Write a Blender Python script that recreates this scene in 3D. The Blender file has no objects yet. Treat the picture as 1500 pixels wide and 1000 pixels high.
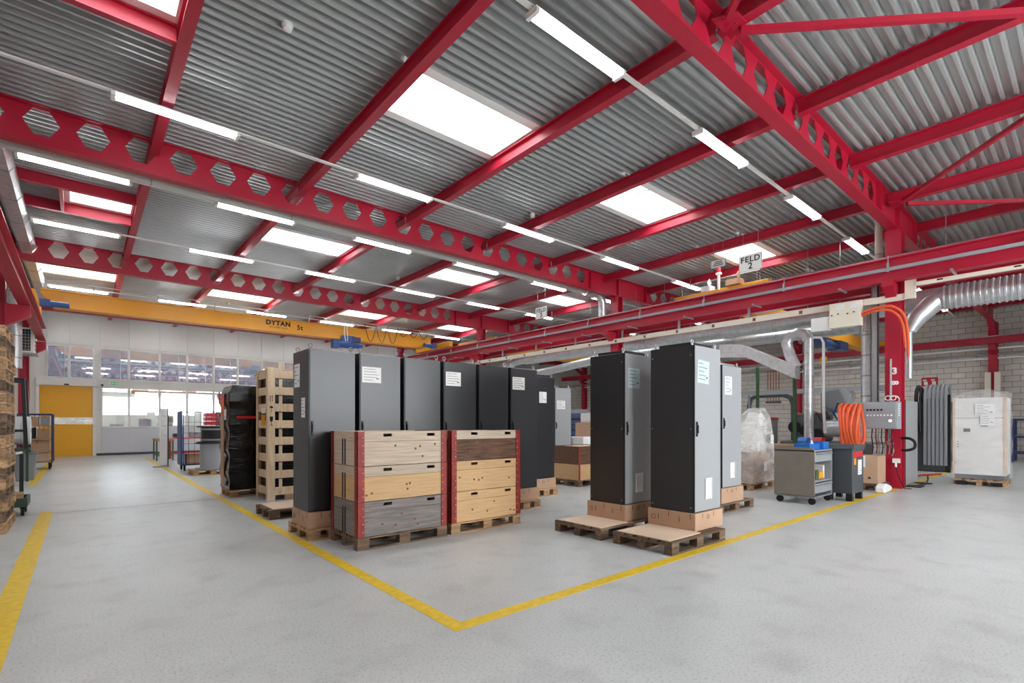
import bpy, bmesh, math, random
from mathutils import Vector, Matrix
random.seed(7)
S = bpy.context.scene
COL = S.collection
PI = math.pi
# ---------------------------------------------------------------- camera
cam_d = bpy.data.cameras.new('camera'); cam = bpy.data.objects.new('camera', cam_d); COL.objects.link(cam)
cam_d.sensor_width = 36.0; cam_d.sensor_fit = 'HORIZONTAL'
cam_d.lens = 738.0 / 1500.0 * 36.0
cam_d.shift_y = 120.0 / 1500.0
cam_d.clip_end = 200
YAW = math.atan2(630.0, 738.0)
cam.location = (0, 0, 1.45); cam.rotation_euler = (PI / 2, 0, -YAW)
S.camera = cam
# ---------------------------------------------------------------- sky, exposure
W = bpy.data.worlds.new('overcast_sky'); S.world = W; W.use_nodes = True
bg = W.node_tree.nodes['Background']; bg.inputs[0].default_value = (0.93, 0.965, 1.0, 1); bg.inputs[1].default_value = 5.0
vs = S.view_settings
vs.view_transform = 'Standard'; vs.look = 'None'; vs.gamma = 1.0; vs.use_curve_mapping = False
vs.exposure = 1.4
S.cycles.use_denoising = True
S.cycles.max_bounces = 8; S.cycles.diffuse_bounces = 5; S.cycles.glossy_bounces = 4; S.cycles.transparent_max_bounces = 12
S.cycles.sample_clamp_indirect = 8.0
S.cycles.use_light_tree = True
TUBE_STRENGTH = 7.5
def portal(x, y, z, sx, sy, rot):          # lets the sampler aim at daylight openings
    l = bpy.data.lights.new('daylight_portal', 'AREA'); l.shape = 'RECTANGLE'; l.size = sx; l.size_y = sy
    l.cycles.is_portal = True
    o = bpy.data.objects.new('daylight_portal', l); COL.objects.link(o); o.location = (x, y, z); o.rotation_euler = rot
# ---------------------------------------------------------------- materials
def lin(c):
    return tuple(((v / 255.0) / 12.92 if v / 255.0 <= 0.04045 else ((v / 255.0 + 0.055) / 1.055) ** 2.4) for v in c)
MATS = {}
def M(name, col, rough=0.5, metal=0.0, var=0.0, vscale=4.0, stretch=(1, 1, 1), col2=None, bump=0.0, bscale=60.0, bstretch=None,
      spec=0.5, rnd=0.0, emit=None, alpha=1.0, detail=4.0, contrast=(0.3, 0.7), world=False, ior=None, coat=0.0, roughvar=0.0):
    if name in MATS: return MATS[name]
    m = bpy.data.materials.new(name); m.use_nodes = True; nt = m.node_tree; N = nt.nodes; L = nt.links
    b = N['Principled BSDF']; c1 = lin(col)
    b.inputs['Base Color'].default_value = c1 + (1,)
    b.inputs['Roughness'].default_value = rough; b.inputs['Metallic'].default_value = metal
    b.inputs['Specular IOR Level'].default_value = spec; b.inputs['Alpha'].default_value = alpha
    b.inputs['Coat Weight'].default_value = coat
    if ior: b.inputs['IOR'].default_value = ior
    if var > 0 or col2 or bump > 0 or rnd > 0:
        tc = N.new('ShaderNodeTexCoord'); oi = N.new('ShaderNodeObjectInfo')
        ge = N.new('ShaderNodeNewGeometry')
        ad = N.new('ShaderNodeVectorMath'); ad.operation = 'ADD'
        L.new((ge.outputs['Position'] if world else tc.outputs['Object']), ad.inputs[0])
        if not world:
            sc = N.new('ShaderNodeVectorMath'); sc.operation = 'SCALE'; sc.inputs['Scale'].default_value = 37.0
            cx = N.new('ShaderNodeCombineXYZ')
            for i in range(3): L.new(oi.outputs['Random'], cx.inputs[i])
            L.new(cx.outputs[0], sc.inputs[0]); L.new(sc.outputs[0], ad.inputs[1])
        mp = N.new('ShaderNodeMapping'); mp.inputs['Scale'].default_value = stretch; L.new(ad.outputs[0], mp.inputs[0])
        no = N.new('ShaderNodeTexNoise'); no.inputs['Scale'].default_value = vscale; no.inputs['Detail'].default_value = detail
        L.new(mp.outputs[0], no.inputs['Vector'])
        mr = N.new('ShaderNodeMapRange'); mr.inputs[1].default_value = contrast[0]; mr.inputs[2].default_value = contrast[1]
        L.new(no.outputs[0], mr.inputs[0])
        mx = N.new('ShaderNodeMix'); mx.data_type = 'RGBA'
        ca = tuple(v * (1 - var) for v in c1) if not col2 else c1
        cb = tuple(min(1, v * (1 + var)) for v in c1) if not col2 else lin(col2)
        mx.inputs[6].default_value = ca + (1,); mx.inputs[7].default_value = cb + (1,)
        L.new(mr.outputs[0], mx.inputs[0])
        out = mx.outputs[2]
        if rnd > 0:
            hs = N.new('ShaderNodeHueSaturation'); r2 = N.new('ShaderNodeMapRange')
            r2.inputs[3].default_value = 1 - rnd; r2.inputs[4].default_value = 1 + rnd
            L.new(oi.outputs['Random'], r2.inputs[0]); L.new(r2.outputs[0], hs.inputs['Value']); L.new(out, hs.inputs['Color']); out = hs.outputs[0]
        L.new(out, b.inputs['Base Color'])
        if roughvar > 0:
            r3 = N.new('ShaderNodeMapRange'); r3.inputs[3].default_value = rough - roughvar; r3.inputs[4].default_value = rough + roughvar
            L.new(mr.outputs[0], r3.inputs[0]); L.new(r3.outputs[0], b.inputs['Roughness'])
        if bump > 0:
            n2 = N.new('ShaderNodeTexNoise'); n2.inputs['Scale'].default_value = bscale; n2.inputs['Detail'].default_value = 3
            if bstretch:
                m2 = N.new('ShaderNodeMapping'); m2.inputs['Scale'].default_value = bstretch; L.new(ad.outputs[0], m2.inputs[0]); L.new(m2.outputs[0], n2.inputs['Vector'])
            else: L.new(ad.outputs[0], n2.inputs['Vector'])
            bp = N.new('ShaderNodeBump'); bp.inputs['Strength'].default_value = bump; bp.inputs['Distance'].default_value = 0.02
            L.new(n2.outputs[0], bp.inputs['Height']); L.new(bp.outputs[0], b.inputs['Normal'])
    if emit:
        b.inputs['Emission Color'].default_value = lin(emit[0]) + (1,); b.inputs['Emission Strength'].default_value = emit[1]
    MATS[name] = m
    return m
RED = M('red_paint', (178, 22, 52), 0.4, var=0.06, vscale=1.5)
DECK = M('galvanised_deck', (190, 194, 193), 0.36, 0.5, var=0.05, vscale=0.7)
GALV = M('galvanised_duct', (208, 212, 214), 0.34, 0.75, var=0.13, vscale=9, bump=0.03, bscale=14)
STEEL = M('zinc_steel', (168, 171, 173), 0.4, 0.7, var=0.08, vscale=8)
WHITE = M('white_paint', (232, 232, 228), 0.5, var=0.03, vscale=2)
WALLW = M('wall_panel_white', (222, 222, 218), 0.45, var=0.03, vscale=0.6)
WALLG = M('wall_panel_grey', (205, 208, 214), 0.35, var=0.02, vscale=0.6)
CURB = M('skylight_curb_white', (236, 236, 233), 0.5)
YEL = M('crane_yellow', (232, 162, 28), 0.4, var=0.04, vscale=1)
YDOOR = M('door_yellow', (240, 176, 40), 0.45, var=0.03, vscale=1, bump=0.03, bscale=8)
YLINE = M('floor_yellow', (226, 190, 40), 0.5, var=0.14, vscale=14, world=True, detail=8)
BLACK = M('black_plastic', (22, 22, 24), 0.45)
RUBBER = M('rubber', (28, 28, 30), 0.8)
CABB = M('black_textured_steel', (34, 36, 40), 0.33, var=0.1, vscale=300, bump=0.012, bscale=420, spec=0.6)
CABS = M('dark_side_panel', (46, 47, 50), 0.36, var=0.05, vscale=200, bump=0.006, bscale=300)
CABG = M('light_grey_steel', (164, 167, 169), 0.36, var=0.03, vscale=200, bump=0.003, bscale=350)
GREYP = M('grey_paint', (150, 154, 158), 0.45, var=0.04, vscale=3)
DGREY = M('anthracite_paint', (68, 73, 78), 0.45, var=0.05, vscale=3)
TAUPE = M('taupe_panel', (128, 121, 110), 0.5, var=0.06, vscale=5)
BLUEP = M('blue_paint', (42, 84, 148), 0.4, var=0.05, vscale=4)
BLUED = M('dark_blue_frame', (44, 60, 104), 0.45)
BLUEB = M('blue_bin_plastic', (40, 110, 190), 0.35)
REDM = M('signal_red', (206, 30, 36), 0.4)
RUST = M('collar_corner_red', (142, 44, 36), 0.5, 0.15, var=0.25, vscale=12, bump=0.05, bscale=30, rnd=0.1)
ORANGE = M('orange_hose', (226, 94, 50), 0.5, var=0.06, vscale=8)
GREEN = M('green_frame', (62, 100, 62), 0.5, var=0.08, vscale=5)
DKGREEN = M('dark_green_frame', (52, 72, 54), 0.5, var=0.08, vscale=5)
PAPER = M('paper', (240, 241, 240), 0.6)
PAPERB = M('paper_in_sleeve', (205, 224, 230), 0.2)
INK = M('ink', (70, 72, 76), 0.7)
INKB = M('ink_black', (18, 18, 20), 0.6)
CARD = M('cardboard', (188, 154, 126), 0.75, var=0.06, vscale=3, rnd=0.06)
CARDP = M('cardboard_pale', (222, 196, 170), 0.75, var=0.05, vscale=3)
PLWOOD = M('pallet_wood', (196, 158, 116), 0.75, col2=(120, 92, 66), vscale=6, stretch=(0.6, 5, 5), rnd=0.3, bump=0.15, bscale=30, contrast=(0.35, 0.75))
PLOLD = M('pallet_wood_old', (138, 112, 88), 0.8, col2=(74, 60, 50), vscale=6, stretch=(0.6, 5, 5), rnd=0.3, bump=0.15, bscale=30)
CRATEW = M('new_pine', (240, 220, 190), 0.65, col2=(220, 190, 150), vscale=5, stretch=(4, 4, 0.6), rnd=0.08)
W_PALE = M('pale_weathered_board', (206, 190, 168), 0.75, col2=(140, 120, 100), vscale=5, stretch=(0.6, 6, 12), rnd=0.06, contrast=(0.35, 1.15), bump=0.03, bscale=20)
W_HONEY = M('honey_pine_board', (210, 172, 124), 0.65, col2=(176, 136, 94), vscale=5, stretch=(0.6, 6, 12), rnd=0.05, contrast=(0.4, 1.0), bump=0.03, bscale=20)
W_GREY = M('grey_weathered_board', (146, 138, 132), 0.8, col2=(78, 72, 68), vscale=5, stretch=(0.7, 6, 9), rnd=0.06, contrast=(0.36, 0.95), bump=0.05, bscale=20)
W_BROWN = M('dark_brown_board', (124, 90, 66), 0.75, col2=(66, 44, 32), vscale=5, stretch=(0.7, 6, 9), rnd=0.08, bump=0.12, bscale=20)
def side_grain(m, name):
    if name in MATS: return MATS[name]
    k = m.copy(); k.name = name; MATS[name] = k
    for n in k.node_tree.nodes:
        if n.type == 'MAPPING': n.inputs['Scale'].default_value = (6, .6, 12)
    return k
KNOT = M('knot_brown', (128, 84, 48), 0.7)
BRICK = M('painted_block', (226, 222, 213), 0.8, var=0.06, vscale=3, rnd=0.07, bump=0.1, bscale=25)
MORTAR = M('mortar', (96, 90, 82), 0.9)
BLKFILM = M('black_stretch_film', (7, 7, 8), 0.14, var=0.1, vscale=4, bump=0.45, bscale=5, bstretch=(1.2, 1.2, 7), spec=0.5)
COPPER = M('copper_pipe', (176, 108, 78), 0.35, 0.7)
SMOKE = M('machine_grey', (104, 106, 106), 0.5, 0.3, var=0.2, vscale=6)
CREAM = M('cream_trunking', (228, 222, 204), 0.45)
BROWN = M('brown_outlet', (120, 90, 58), 0.5)
LAMPW = M('lamp_housing', (238, 238, 234), 0.4)
TUBE = M('lit_tube', (255, 255, 255), 0.5, emit=((250, 252, 255), TUBE_STRENGTH))
GREENL = M('exit_green', (20, 140, 70), 0.4, emit=((20, 160, 80), 0.4))
REDL = M('beacon_red', (220, 30, 40), 0.25, emit=((230, 20, 30), 0.3))
DUSTY = M('dusty_floor_seam', (120, 120, 118), 0.8)
CONC = None
def floor_mat():
    m = bpy.data.materials.new('sealed_concrete'); m.use_nodes = True; nt = m.node_tree; N = nt.nodes; L = nt.links
    b = N['Principled BSDF']; g = N.new('ShaderNodeNewGeometry')
    def noise(s, d, lo, hi):
        n = N.new('ShaderNodeTexNoise'); n.inputs['Scale'].default_value = s; n.inputs['Detail'].default_value = d; L.new(g.outputs['Position'], n.inputs['Vector'])
        r = N.new('ShaderNodeMapRange'); r.inputs[1].default_value = lo; r.inputs[2].default_value = hi; L.new(n.outputs[0], r.inputs[0]); return r.outputs[0]
    def mix(f, a, c):
        x = N.new('ShaderNodeMix'); x.data_type = 'RGBA'
        if isinstance(a, tuple): x.inputs[6].default_value = lin(a) + (1,)
        else: L.new(a, x.inputs[6])
        x.inputs[7].default_value = lin(c) + (1,); L.new(f, x.inputs[0]); return x.outputs[2]
    c = mix(noise(0.5, 3, 0.3, 0.7), (188, 191, 189), (203, 206, 204))
    c = mix(noise(2.6, 8, 0.52, 0.8), c, (174, 176, 174))
    c = mix(noise(55, 9, 0.5, 1.0), c, (110, 110, 108))
    L.new(c, b.inputs['Base Color'])
    r = N.new('ShaderNodeMapRange'); r.inputs[3].default_value = 0.28; r.inputs[4].default_value = 0.44
    L.new(noise(1.7, 5, 0.1, 0.9), r.inputs[0]); L.new(r.outputs[0], b.inputs['Roughness'])
    b.inputs['Specular IOR Level'].default_value = 0.45
    bp = N.new('ShaderNodeBump'); bp.inputs['Strength'].default_value = 0.05; bp.inputs['Distance'].default_value = 0.01
    L.new(noise(22, 4, 0.2, 0.8), bp.inputs['Height']); L.new(bp.outputs[0], b.inputs['Normal'])
    return m
CONC = floor_mat()
def film_mat(name, tint, amount, bscale, bumpk):
    m = bpy.data.materials.new(name); m.use_nodes = True; nt = m.node_tree; N = nt.nodes; L = nt.links
    b = N['Principled BSDF']; b.inputs['Base Color'].default_value = lin(tint) + (1,); b.inputs['Roughness'].default_value = 0.18
    tr = N.new('ShaderNodeBsdfTransparent'); mx = N.new('ShaderNodeMixShader')
    tc = N.new('ShaderNodeTexCoord'); mp = N.new('ShaderNodeMapping'); mp.inputs['Scale'].default_value = (1.5, 1.5, 4)
    L.new(tc.outputs['Object'], mp.inputs[0])
    n = N.new('ShaderNodeTexNoise'); n.inputs['Scale'].default_value = bscale; n.inputs['Detail'].default_value = 3; n.inputs['Distortion'].default_value = 0.8
    L.new(mp.outputs[0], n.inputs['Vector'])
    r = N.new('ShaderNodeMapRange'); r.inputs[1].default_value = 0.35; r.inputs[2].default_value = 0.75; r.inputs[3].default_value = amount * 0.6; r.inputs[4].default_value = min(1, amount * 1.6)
    L.new(n.outputs[0], r.inputs[0]); L.new(r.outputs[0], mx.inputs[0])
    bp = N.new('ShaderNodeBump'); bp.inputs['Strength'].default_value = bumpk; bp.inputs['Distance'].default_value = 0.03
    L.new(n.outputs[0], bp.inputs['Height']); L.new(bp.outputs[0], b.inputs['Normal'])
    L.new(tr.outputs[0], mx.inputs[1]); L.new(b.outputs[0], mx.inputs[2]); L.new(mx.outputs[0], N['Material Output'].inputs[0])
    return m
FILM = film_mat('clear_stretch_film', (238, 238, 236), 0.4, 1.6, 0.12)
WRAP = film_mat('tight_stretch_film', (238, 238, 238), 0.2, 0.9, 0.06)
def glass_mat(name, tint, refl, rough=0.02):
    m = bpy.data.materials.new(name); m.use_nodes = True; nt = m.node_tree; N = nt.nodes; L = nt.links
    N.remove(N['Principled BSDF'])
    tr = N.new('ShaderNodeBsdfTransparent'); tr.inputs[0].default_value = tint + (1,)
    gl = N.new('ShaderNodeBsdfGlossy'); gl.inputs['Roughness'].default_value = rough
    mx = N.new('ShaderNodeMixShader'); mx.inputs[0].default_value = refl
    L.new(tr.outputs[0], mx.inputs[1]); L.new(gl.outputs[0], mx.inputs[2]); L.new(mx.outputs[0], N['Material Output'].inputs[0])
    return m
GLASS = glass_mat('window_glass', (0.92, 0.94, 0.95), 0.1)
SKYPANE = glass_mat('skylight_acrylic', (0.97, 0.98, 0.99), 0.04, 0.2)
DARKGLASS = glass_mat('reflective_dark_glass', (0.25, 0.26, 0.3), 0.34)
# ---------------------------------------------------------------- mesh helpers
def smooth_pts(p, n=5):
    p = [Vector(q) for q in p]; out = []
    for i in range(len(p) - 1):
        a, b, c, d = p[max(i - 1, 0)], p[i], p[i + 1], p[min(i + 2, len(p) - 1)]
        for k in range(n):
            t = k / n; out.append(.5 * ((2 * b) + (c - a) * t + (2 * a - 5 * b + 4 * c - d) * t * t + (3 * b - a - 3 * c + d) * t ** 3))
    return out + [p[-1]]
class MB:
    def __init__(s): s.v = []; s.f = []
    def quad(s, a, b, c, d): n = len(s.v); s.v += [a, b, c, d]; s.f.append((n, n + 1, n + 2, n + 3)); return s
    def box(s, x0, x1, y0, y1, z0, z1):
        n = len(s.v); s.v += [(x0, y0, z0), (x1, y0, z0), (x1, y1, z0), (x0, y1, z0), (x0, y0, z1), (x1, y0, z1), (x1, y1, z1), (x0, y1, z1)]
        s.f += [tuple(n + i for i in q) for q in ((0, 3, 2, 1), (4, 5, 6, 7), (0, 1, 5, 4), (1, 2, 6, 5), (2, 3, 7, 6), (3, 0, 4, 7))]; return s
    def cbox(s, c, d): return s.box(c[0] - d[0] / 2, c[0] + d[0] / 2, c[1] - d[1] / 2, c[1] + d[1] / 2, c[2] - d[2] / 2, c[2] + d[2] / 2)
    def prism(s, poly, h0, h1, axis='z'):
        n = len(s.v); k = len(poly)
        def p(a, b, h): return {'z': (a, b, h), 'y': (a, h, b), 'x': (h, a, b)}[axis]
        s.v += [p(a, b, h0) for a, b in poly] + [p(a, b, h1) for a, b in poly]
        s.f.append(tuple(n + i for i in reversed(range(k)))); s.f.append(tuple(n + k + i for i in range(k)))
        for i in range(k): j = (i + 1) % k; s.f.append((n + i, n + j, n + k + j, n + k + i))
        return s
    def bar(s, p0, p1, w, h=None):
        h = h or w; p0 = Vector(p0); p1 = Vector(p1); d = (p1 - p0).normalized()
        u = d.cross(Vector((0, 0, 1)));
        if u.length < 1e-3: u = Vector((1, 0, 0))
        u.normalize(); t = u.cross(d).normalized(); n = len(s.v)
        for p in (p0, p1):
            for a, b in ((-1, -1), (1, -1), (1, 1), (-1, 1)): s.v.append(tuple(p + u * (a * w / 2) + t * (b * h / 2)))
        s.f += [tuple(n + i for i in q) for q in ((0, 3, 2, 1), (4, 5, 6, 7), (0, 1, 5, 4), (1, 2, 6, 5), (2, 3, 7, 6), (3, 0, 4, 7))]; return s
    def tube(s, pts, r, n=10, caps=True, closed=False):
        pts = [Vector(p) for p in pts]; k = len(pts); base = len(s.v); up = None
        rr = r if isinstance(r, (list, tuple)) else [r] * k
        for i, p in enumerate(pts):
            if closed: d = pts[(i + 1) % k] - pts[i - 1]
            else: d = (pts[min(i + 1, k - 1)] - pts[max(i - 1, 0)])
            d.normalize()
            if up is None:
                up = Vector((0, 0, 1)) if abs(d.z) < 0.9 else Vector((1, 0, 0))
            u = d.cross(up);
            if u.length < 1e-4: u = d.cross(Vector((0, 1, 0.01)))
            u.normalize(); t = u.cross(d).normalized(); up = t
            for j in range(n):
                a = 2 * PI * j / n; s.v.append(tuple(p + u * math.cos(a) * rr[i] + t * math.sin(a) * rr[i]))
        seg = k if closed else k - 1
        for i in range(seg):
            i2 = (i + 1) % k
            for j in range(n):
                j2 = (j + 1) % n; s.f.append((base + i * n + j, base + i * n + j2, base + i2 * n + j2, base + i2 * n + j))
        if caps and not closed:
            s.f.append(tuple(base + j for j in reversed(range(n)))); s.f.append(tuple(base + (k - 1) * n + j for j in range(n)))
        return s
    def cyl(s, p0, p1, r, n=16, r2=None): return s.tube([p0, p1], [r, r if r2 is None else r2], n)
    def lathe(s, prof, n=20, c=(0, 0)):
        base = len(s.v); k = len(prof)
        for (r, z) in prof:
            for j in range(n): a = 2 * PI * j / n; s.v.append((c[0] + r * math.cos(a), c[1] + r * math.sin(a), z))
        for i in range(k - 1):
            for j in range(n): j2 = (j + 1) % n; s.f.append((base + i * n + j, base + i * n + j2, base + (i + 1) * n + j2, base + (i + 1) * n + j))
        s.f.append(tuple(base + j for j in reversed(range(n)))); s.f.append(tuple(base + (k - 1) * n + j for j in range(n)))
        return s
    def ring(s, c, R, r, axis='y', n=14, m=6):
        pts = []
        for i in range(n):
            a = 2 * PI * i / n; x, z = R * math.cos(a), R * math.sin(a)
            pts.append((c[0] + x, c[1], c[2] + z) if axis == 'y' else ((c[0], c[1] + x, c[2] + z) if axis == 'x' else (c[0] + x, c[1] + z, c[2])))
        return s.tube(pts, r, m, closed=True)
    def plate(s, xb, zb, solid, t, axis='y', off=0.0):
        """closed plate of the solid cells of a grid, thickness t towards + of the axis"""
        nx, nz = len(xb) - 1, len(zb) - 1
        def p(x, z, h): return {'y': (x, off + h, z), 'x': (off + h, x, z), 'z': (x, z, off + h)}[axis]
        ok = lambda i, j: 0 <= i < nx and 0 <= j < nz and solid(i, j)
        for i in range(nx):
            for j in range(nz):
                if not ok(i, j): continue
                x0, x1, z0, z1 = xb[i], xb[i + 1], zb[j], zb[j + 1]
                s.quad(p(x0, z0, 0), p(x1, z0, 0), p(x1, z1, 0), p(x0, z1, 0)); s.quad(p(x0, z1, t), p(x1, z1, t), p(x1, z0, t), p(x0, z0, t))
                if not ok(i - 1, j): s.quad(p(x0, z0, 0), p(x0, z1, 0), p(x0, z1, t), p(x0, z0, t))
                if not ok(i + 1, j): s.quad(p(x1, z0, t), p(x1, z1, t), p(x1, z1, 0), p(x1, z0, 0))
                if not ok(i, j - 1): s.quad(p(x0, z0, t), p(x1, z0, t), p(x1, z0, 0), p(x0, z0, 0))
                if not ok(i, j + 1): s.quad(p(x0, z1, 0), p(x1, z1, 0), p(x1, z1, t), p(x0, z1, t))
        return s
    def holes(s, x0, x1, z0, z1, hl, t, axis='y', off=0.0):
        xb = sorted({x0, x1, *[h[0] for h in hl], *[h[1] for h in hl]}); zb = sorted({z0, z1, *[h[2] for h in hl], *[h[3] for h in hl]})
        def solid(i, j):
            cx, cz = (xb[i] + xb[i + 1]) / 2, (zb[j] + zb[j + 1]) / 2
            return not any(h[0] < cx < h[1] and h[2] < cz < h[3] for h in hl)
        return s.plate(xb, zb, solid, t, axis, off)
    def mesh(s, name, m, bevel=0.0, smooth=False, seg=1):
        me = bpy.data.meshes.new(name); bm = bmesh.new()
        vs_ = [bm.verts.new(v) for v in s.v]
        for f in s.f:
            try: bm.faces.new([vs_[i] for i in f])
            except ValueError: pass
        bmesh.ops.remove_doubles(bm, verts=bm.verts, dist=1e-5)
        bmesh.ops.recalc_face_normals(bm, faces=bm.faces)
        if bevel > 0: bmesh.ops.bevel(bm, geom=list(bm.edges), offset=bevel, segments=seg, affect='EDGES', profile=0.5, clamp_overlap=True)
        bm.to_mesh(me); bm.free()
        if m: me.materials.append(m)
        if smooth:
            for p in me.polygons: p.use_smooth = True
            me.set_sharp_from_angle(angle=0.7)
        return me
CACHE = {}
def link(name, me, parent=None, loc=(0, 0, 0), rz=0.0, rot=None):
    o = bpy.data.objects.new(name, me); COL.objects.link(o); o.location = loc
    o.rotation_euler = rot if rot else (0, 0, rz)
    if parent: o.parent = parent
    return o
def part(name, mb, m, parent=None, loc=(0, 0, 0), rz=0.0, key=None, bevel=0.0, smooth=False, rot=None, seg=1, label=None):
    """one mesh object; with a key alike pieces share mesh data (mb may then be a function)"""
    if key is not None and key in CACHE: me = CACHE[key]
    else:
        me = (mb() if callable(mb) else mb).mesh(name, m, bevel, smooth, seg)
        if key is not None: CACHE[key] = me
    o = link(name, me, parent, loc, rz, rot)
    if label: o['label'] = label
    return o
def tag(o, label, cat, group=None):
    o['label'] = label; o['category'] = cat
    if group: o['group'] = group
    return o
def thing(name, label, cat, loc=(0, 0, 0), rz=0.0, group=None):
    o = bpy.data.objects.new(name, None); COL.objects.link(o); o.location = loc; o.rotation_euler = (0, 0, rz); o.empty_display_size = 0.2
    return tag(o, label, cat, group)
def struct(o): o['kind'] = 'structure'; return o
def text_mesh(txt, size, m, bold=0.0, ext=0.002, align='CENTER'):
    k = ('txt', txt, size, m.name, bold, align)
    if k in CACHE: return CACHE[k]
    c = bpy.data.curves.new('lettering', 'FONT'); c.body = txt; c.size = size; c.extrude = ext; c.offset = bold; c.align_x = align; c.align_y = 'CENTER'; c.resolution_u = 3; c.space_character = 1.12
    o = bpy.data.objects.new('lettering', c); COL.objects.link(o)
    bpy.context.view_layer.update()
    me = bpy.data.meshes.new_from_object(o.evaluated_get(bpy.context.evaluated_depsgraph_get()))
    me.materials.clear(); me.materials.append(m)
    bpy.data.objects.remove(o); CACHE[k] = me
    return me
ROT_NY = (PI / 2, 0, 0)            # text that faces -Y
ROT_NX = (PI / 2, 0, -PI / 2)      # text that faces -X
def ibeam_y(x, y0, y1, z0, z1, w, tf, tw):      # I section running along Y
    return MB().box(x - w / 2, x + w / 2, y0, y1, z0, z0 + tf).box(x - w / 2, x + w / 2, y0, y1, z1 - tf, z1).box(x - tw / 2, x + tw / 2, y0, y1, z0 + tf, z1 - tf)
# ================================================================ the hall
XL, XR, YB, YF = -2.0, 30.3, 29.5, -6.0
GY = [-4.7, 3.05, 10.85, 18.6, 26.35]
PX = [0.97 + 2.465 * k for k in range(-1, 12)]
flo = struct(part('floor', MB().box(XL - .2, XR + .3, YF - .2, 36.5, -0.2, 0), CONC))
def strip(x0, x1, y0, y1): part('floor_marking', MB().box(x0, x1, y0, y1, 0.0005, 0.003), YLINE, flo)
strip(1.98, 2.10, 2.92, 26.2)                      # storage field, long side
strip(2.10, 30.0, 2.92, 3.04)                      # storage field, side along the aisle
strip(-0.52, -0.36, -5.5, 11.25)
strip(-0.98, -0.82, 16.2, 29.0)
strip(-1.6, -0.98, 16.2, 16.3)
strip(16.6, 24.0, 4.2, 4.32)
part('floor_joint', MB().box(-1.9, 2.4, 11.02, 11.035, 0.0004, 0.0018), DUSTY, flo)
# ---- roof deck with openings
SKY = []
for yc in (-0.9, 6.82, 14.25, 22.0):  # first row lies out of view beside the camera, added for light
    for x0, x1 in ((-0.3, 0.97), (3.43, 5.9), (8.36, 10.83), (13.3, 15.76), (18.23, 20.7), (23.2, 25.6)):
        if yc == 14.25 and x0 < 0: SKY.append((x0, x1, yc - .5, yc + .85)); continue
        if yc == 22.0 and x0 < 0: x0 = -1.1
        SKY.append((x0, x1, yc - .64, yc + .64))
def deck():
    b = MB(); ys = []; y = YF
    while y < YB:
        ys += [(y, 6.43), (y + .04, 6.43), (y + .054, 6.515), (y + .141, 6.515)]; y += .155
    ys.append((YB, 6.43))
    xb = sorted({XL - .1, XR + .1, *[s[0] for s in SKY], *[s[1] for s in SKY]})
    for i in range(len(xb) - 1):
        xm = (xb[i] + xb[i + 1]) / 2
        for (ya, za), (yb, zb) in zip(ys, ys[1:]):
            ym = (ya + yb) / 2
            if any(s[0] < xm < s[1] and s[2] < ym < s[3] for s in SKY): continue
            b.quad((xb[i], ya, za), (xb[i + 1], ya, za), (xb[i + 1], yb, zb), (xb[i], yb, zb))
    return b
struct(part('ceiling', deck(), DECK))
SKYG = 'rooflights'; SKN = ['before the control box girder, unseen and added for light', 'in front of the long pipe', 'beyond the long pipe', 'above the yellow crane']
for (x0, x1, y0, y1) in SKY:
    left = x0 < 0
    t = thing('skylight', 'small rooflight framed by red trimmer beams beside the left wall' if left else 'wide rooflight with white upstand between two purlins ' + SKN[min(int((y0 + 8) // 7.4), 3)], 'skylight', ((x0 + x1) / 2, (y0 + y1) / 2, 6.435), group='small framed rooflights' if left else SKYG + ' ' + SKN[min(int((y0 + 8) // 7.4), 3)])
    w, d = (x1 - x0) / 2, (y1 - y0) / 2
    part('upstand', MB().holes(-w, w, -d, d, [(-w + .03, w - .03, -d + .03, d - .03)], 0.62, 'z', 0.0), CURB, t)
    part('ledge', MB().holes(-w - .02, w + .02, -d - .06, d + .06, [(-w + .1, w - .1, -d + .1, d - .1)], 0.012, 'z', -0.01), CURB, t)
    part('pane', MB().box(-w, w, -d, d, 0.63, 0.64), SKYPANE, t)
    if x0 in (8.36,): part('glazing_bar', MB().box(-.2, -.17, -d, d, 0.6, 0.63), DGREY, t); part('glazing_bar', MB().box(w - .5, w - .47, -d, d, 0.6, 0.63), DGREY, t)
    portal((x0 + x1) / 2, (y0 + y1) / 2, 7.1, x1 - x0, y1 - y0, (0, 0, 0))
for yc, nm in ((6.82, 'first'), (14.25, 'second')):
    for yy in ((6.1, 7.54) if yc < 10 else (13.68, 15.18)):
        o = part('trimmer_beam', MB().box(-1.43, .9, yy - .05, yy + .05, 6.2, 6.22).box(-1.43, .9, yy - .05, yy + .05, 6.4, 6.42).box(-1.43, .9, yy - .01, yy + .01, 6.22, 6.4), RED)
        tag(o, 'short red trimmer beam beside a small framed rooflight near the left wall', 'beam', 'trimmer beams')
    o = part('trimmer_stub', MB().box(-.36, -.3, (6.15 if yc < 10 else 13.73), (7.49 if yc < 10 else 15.13), 6.2, 6.42), RED); tag(o, 'red stub beam closing the end of a small framed rooflight', 'beam', 'trimmer stubs')
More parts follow.
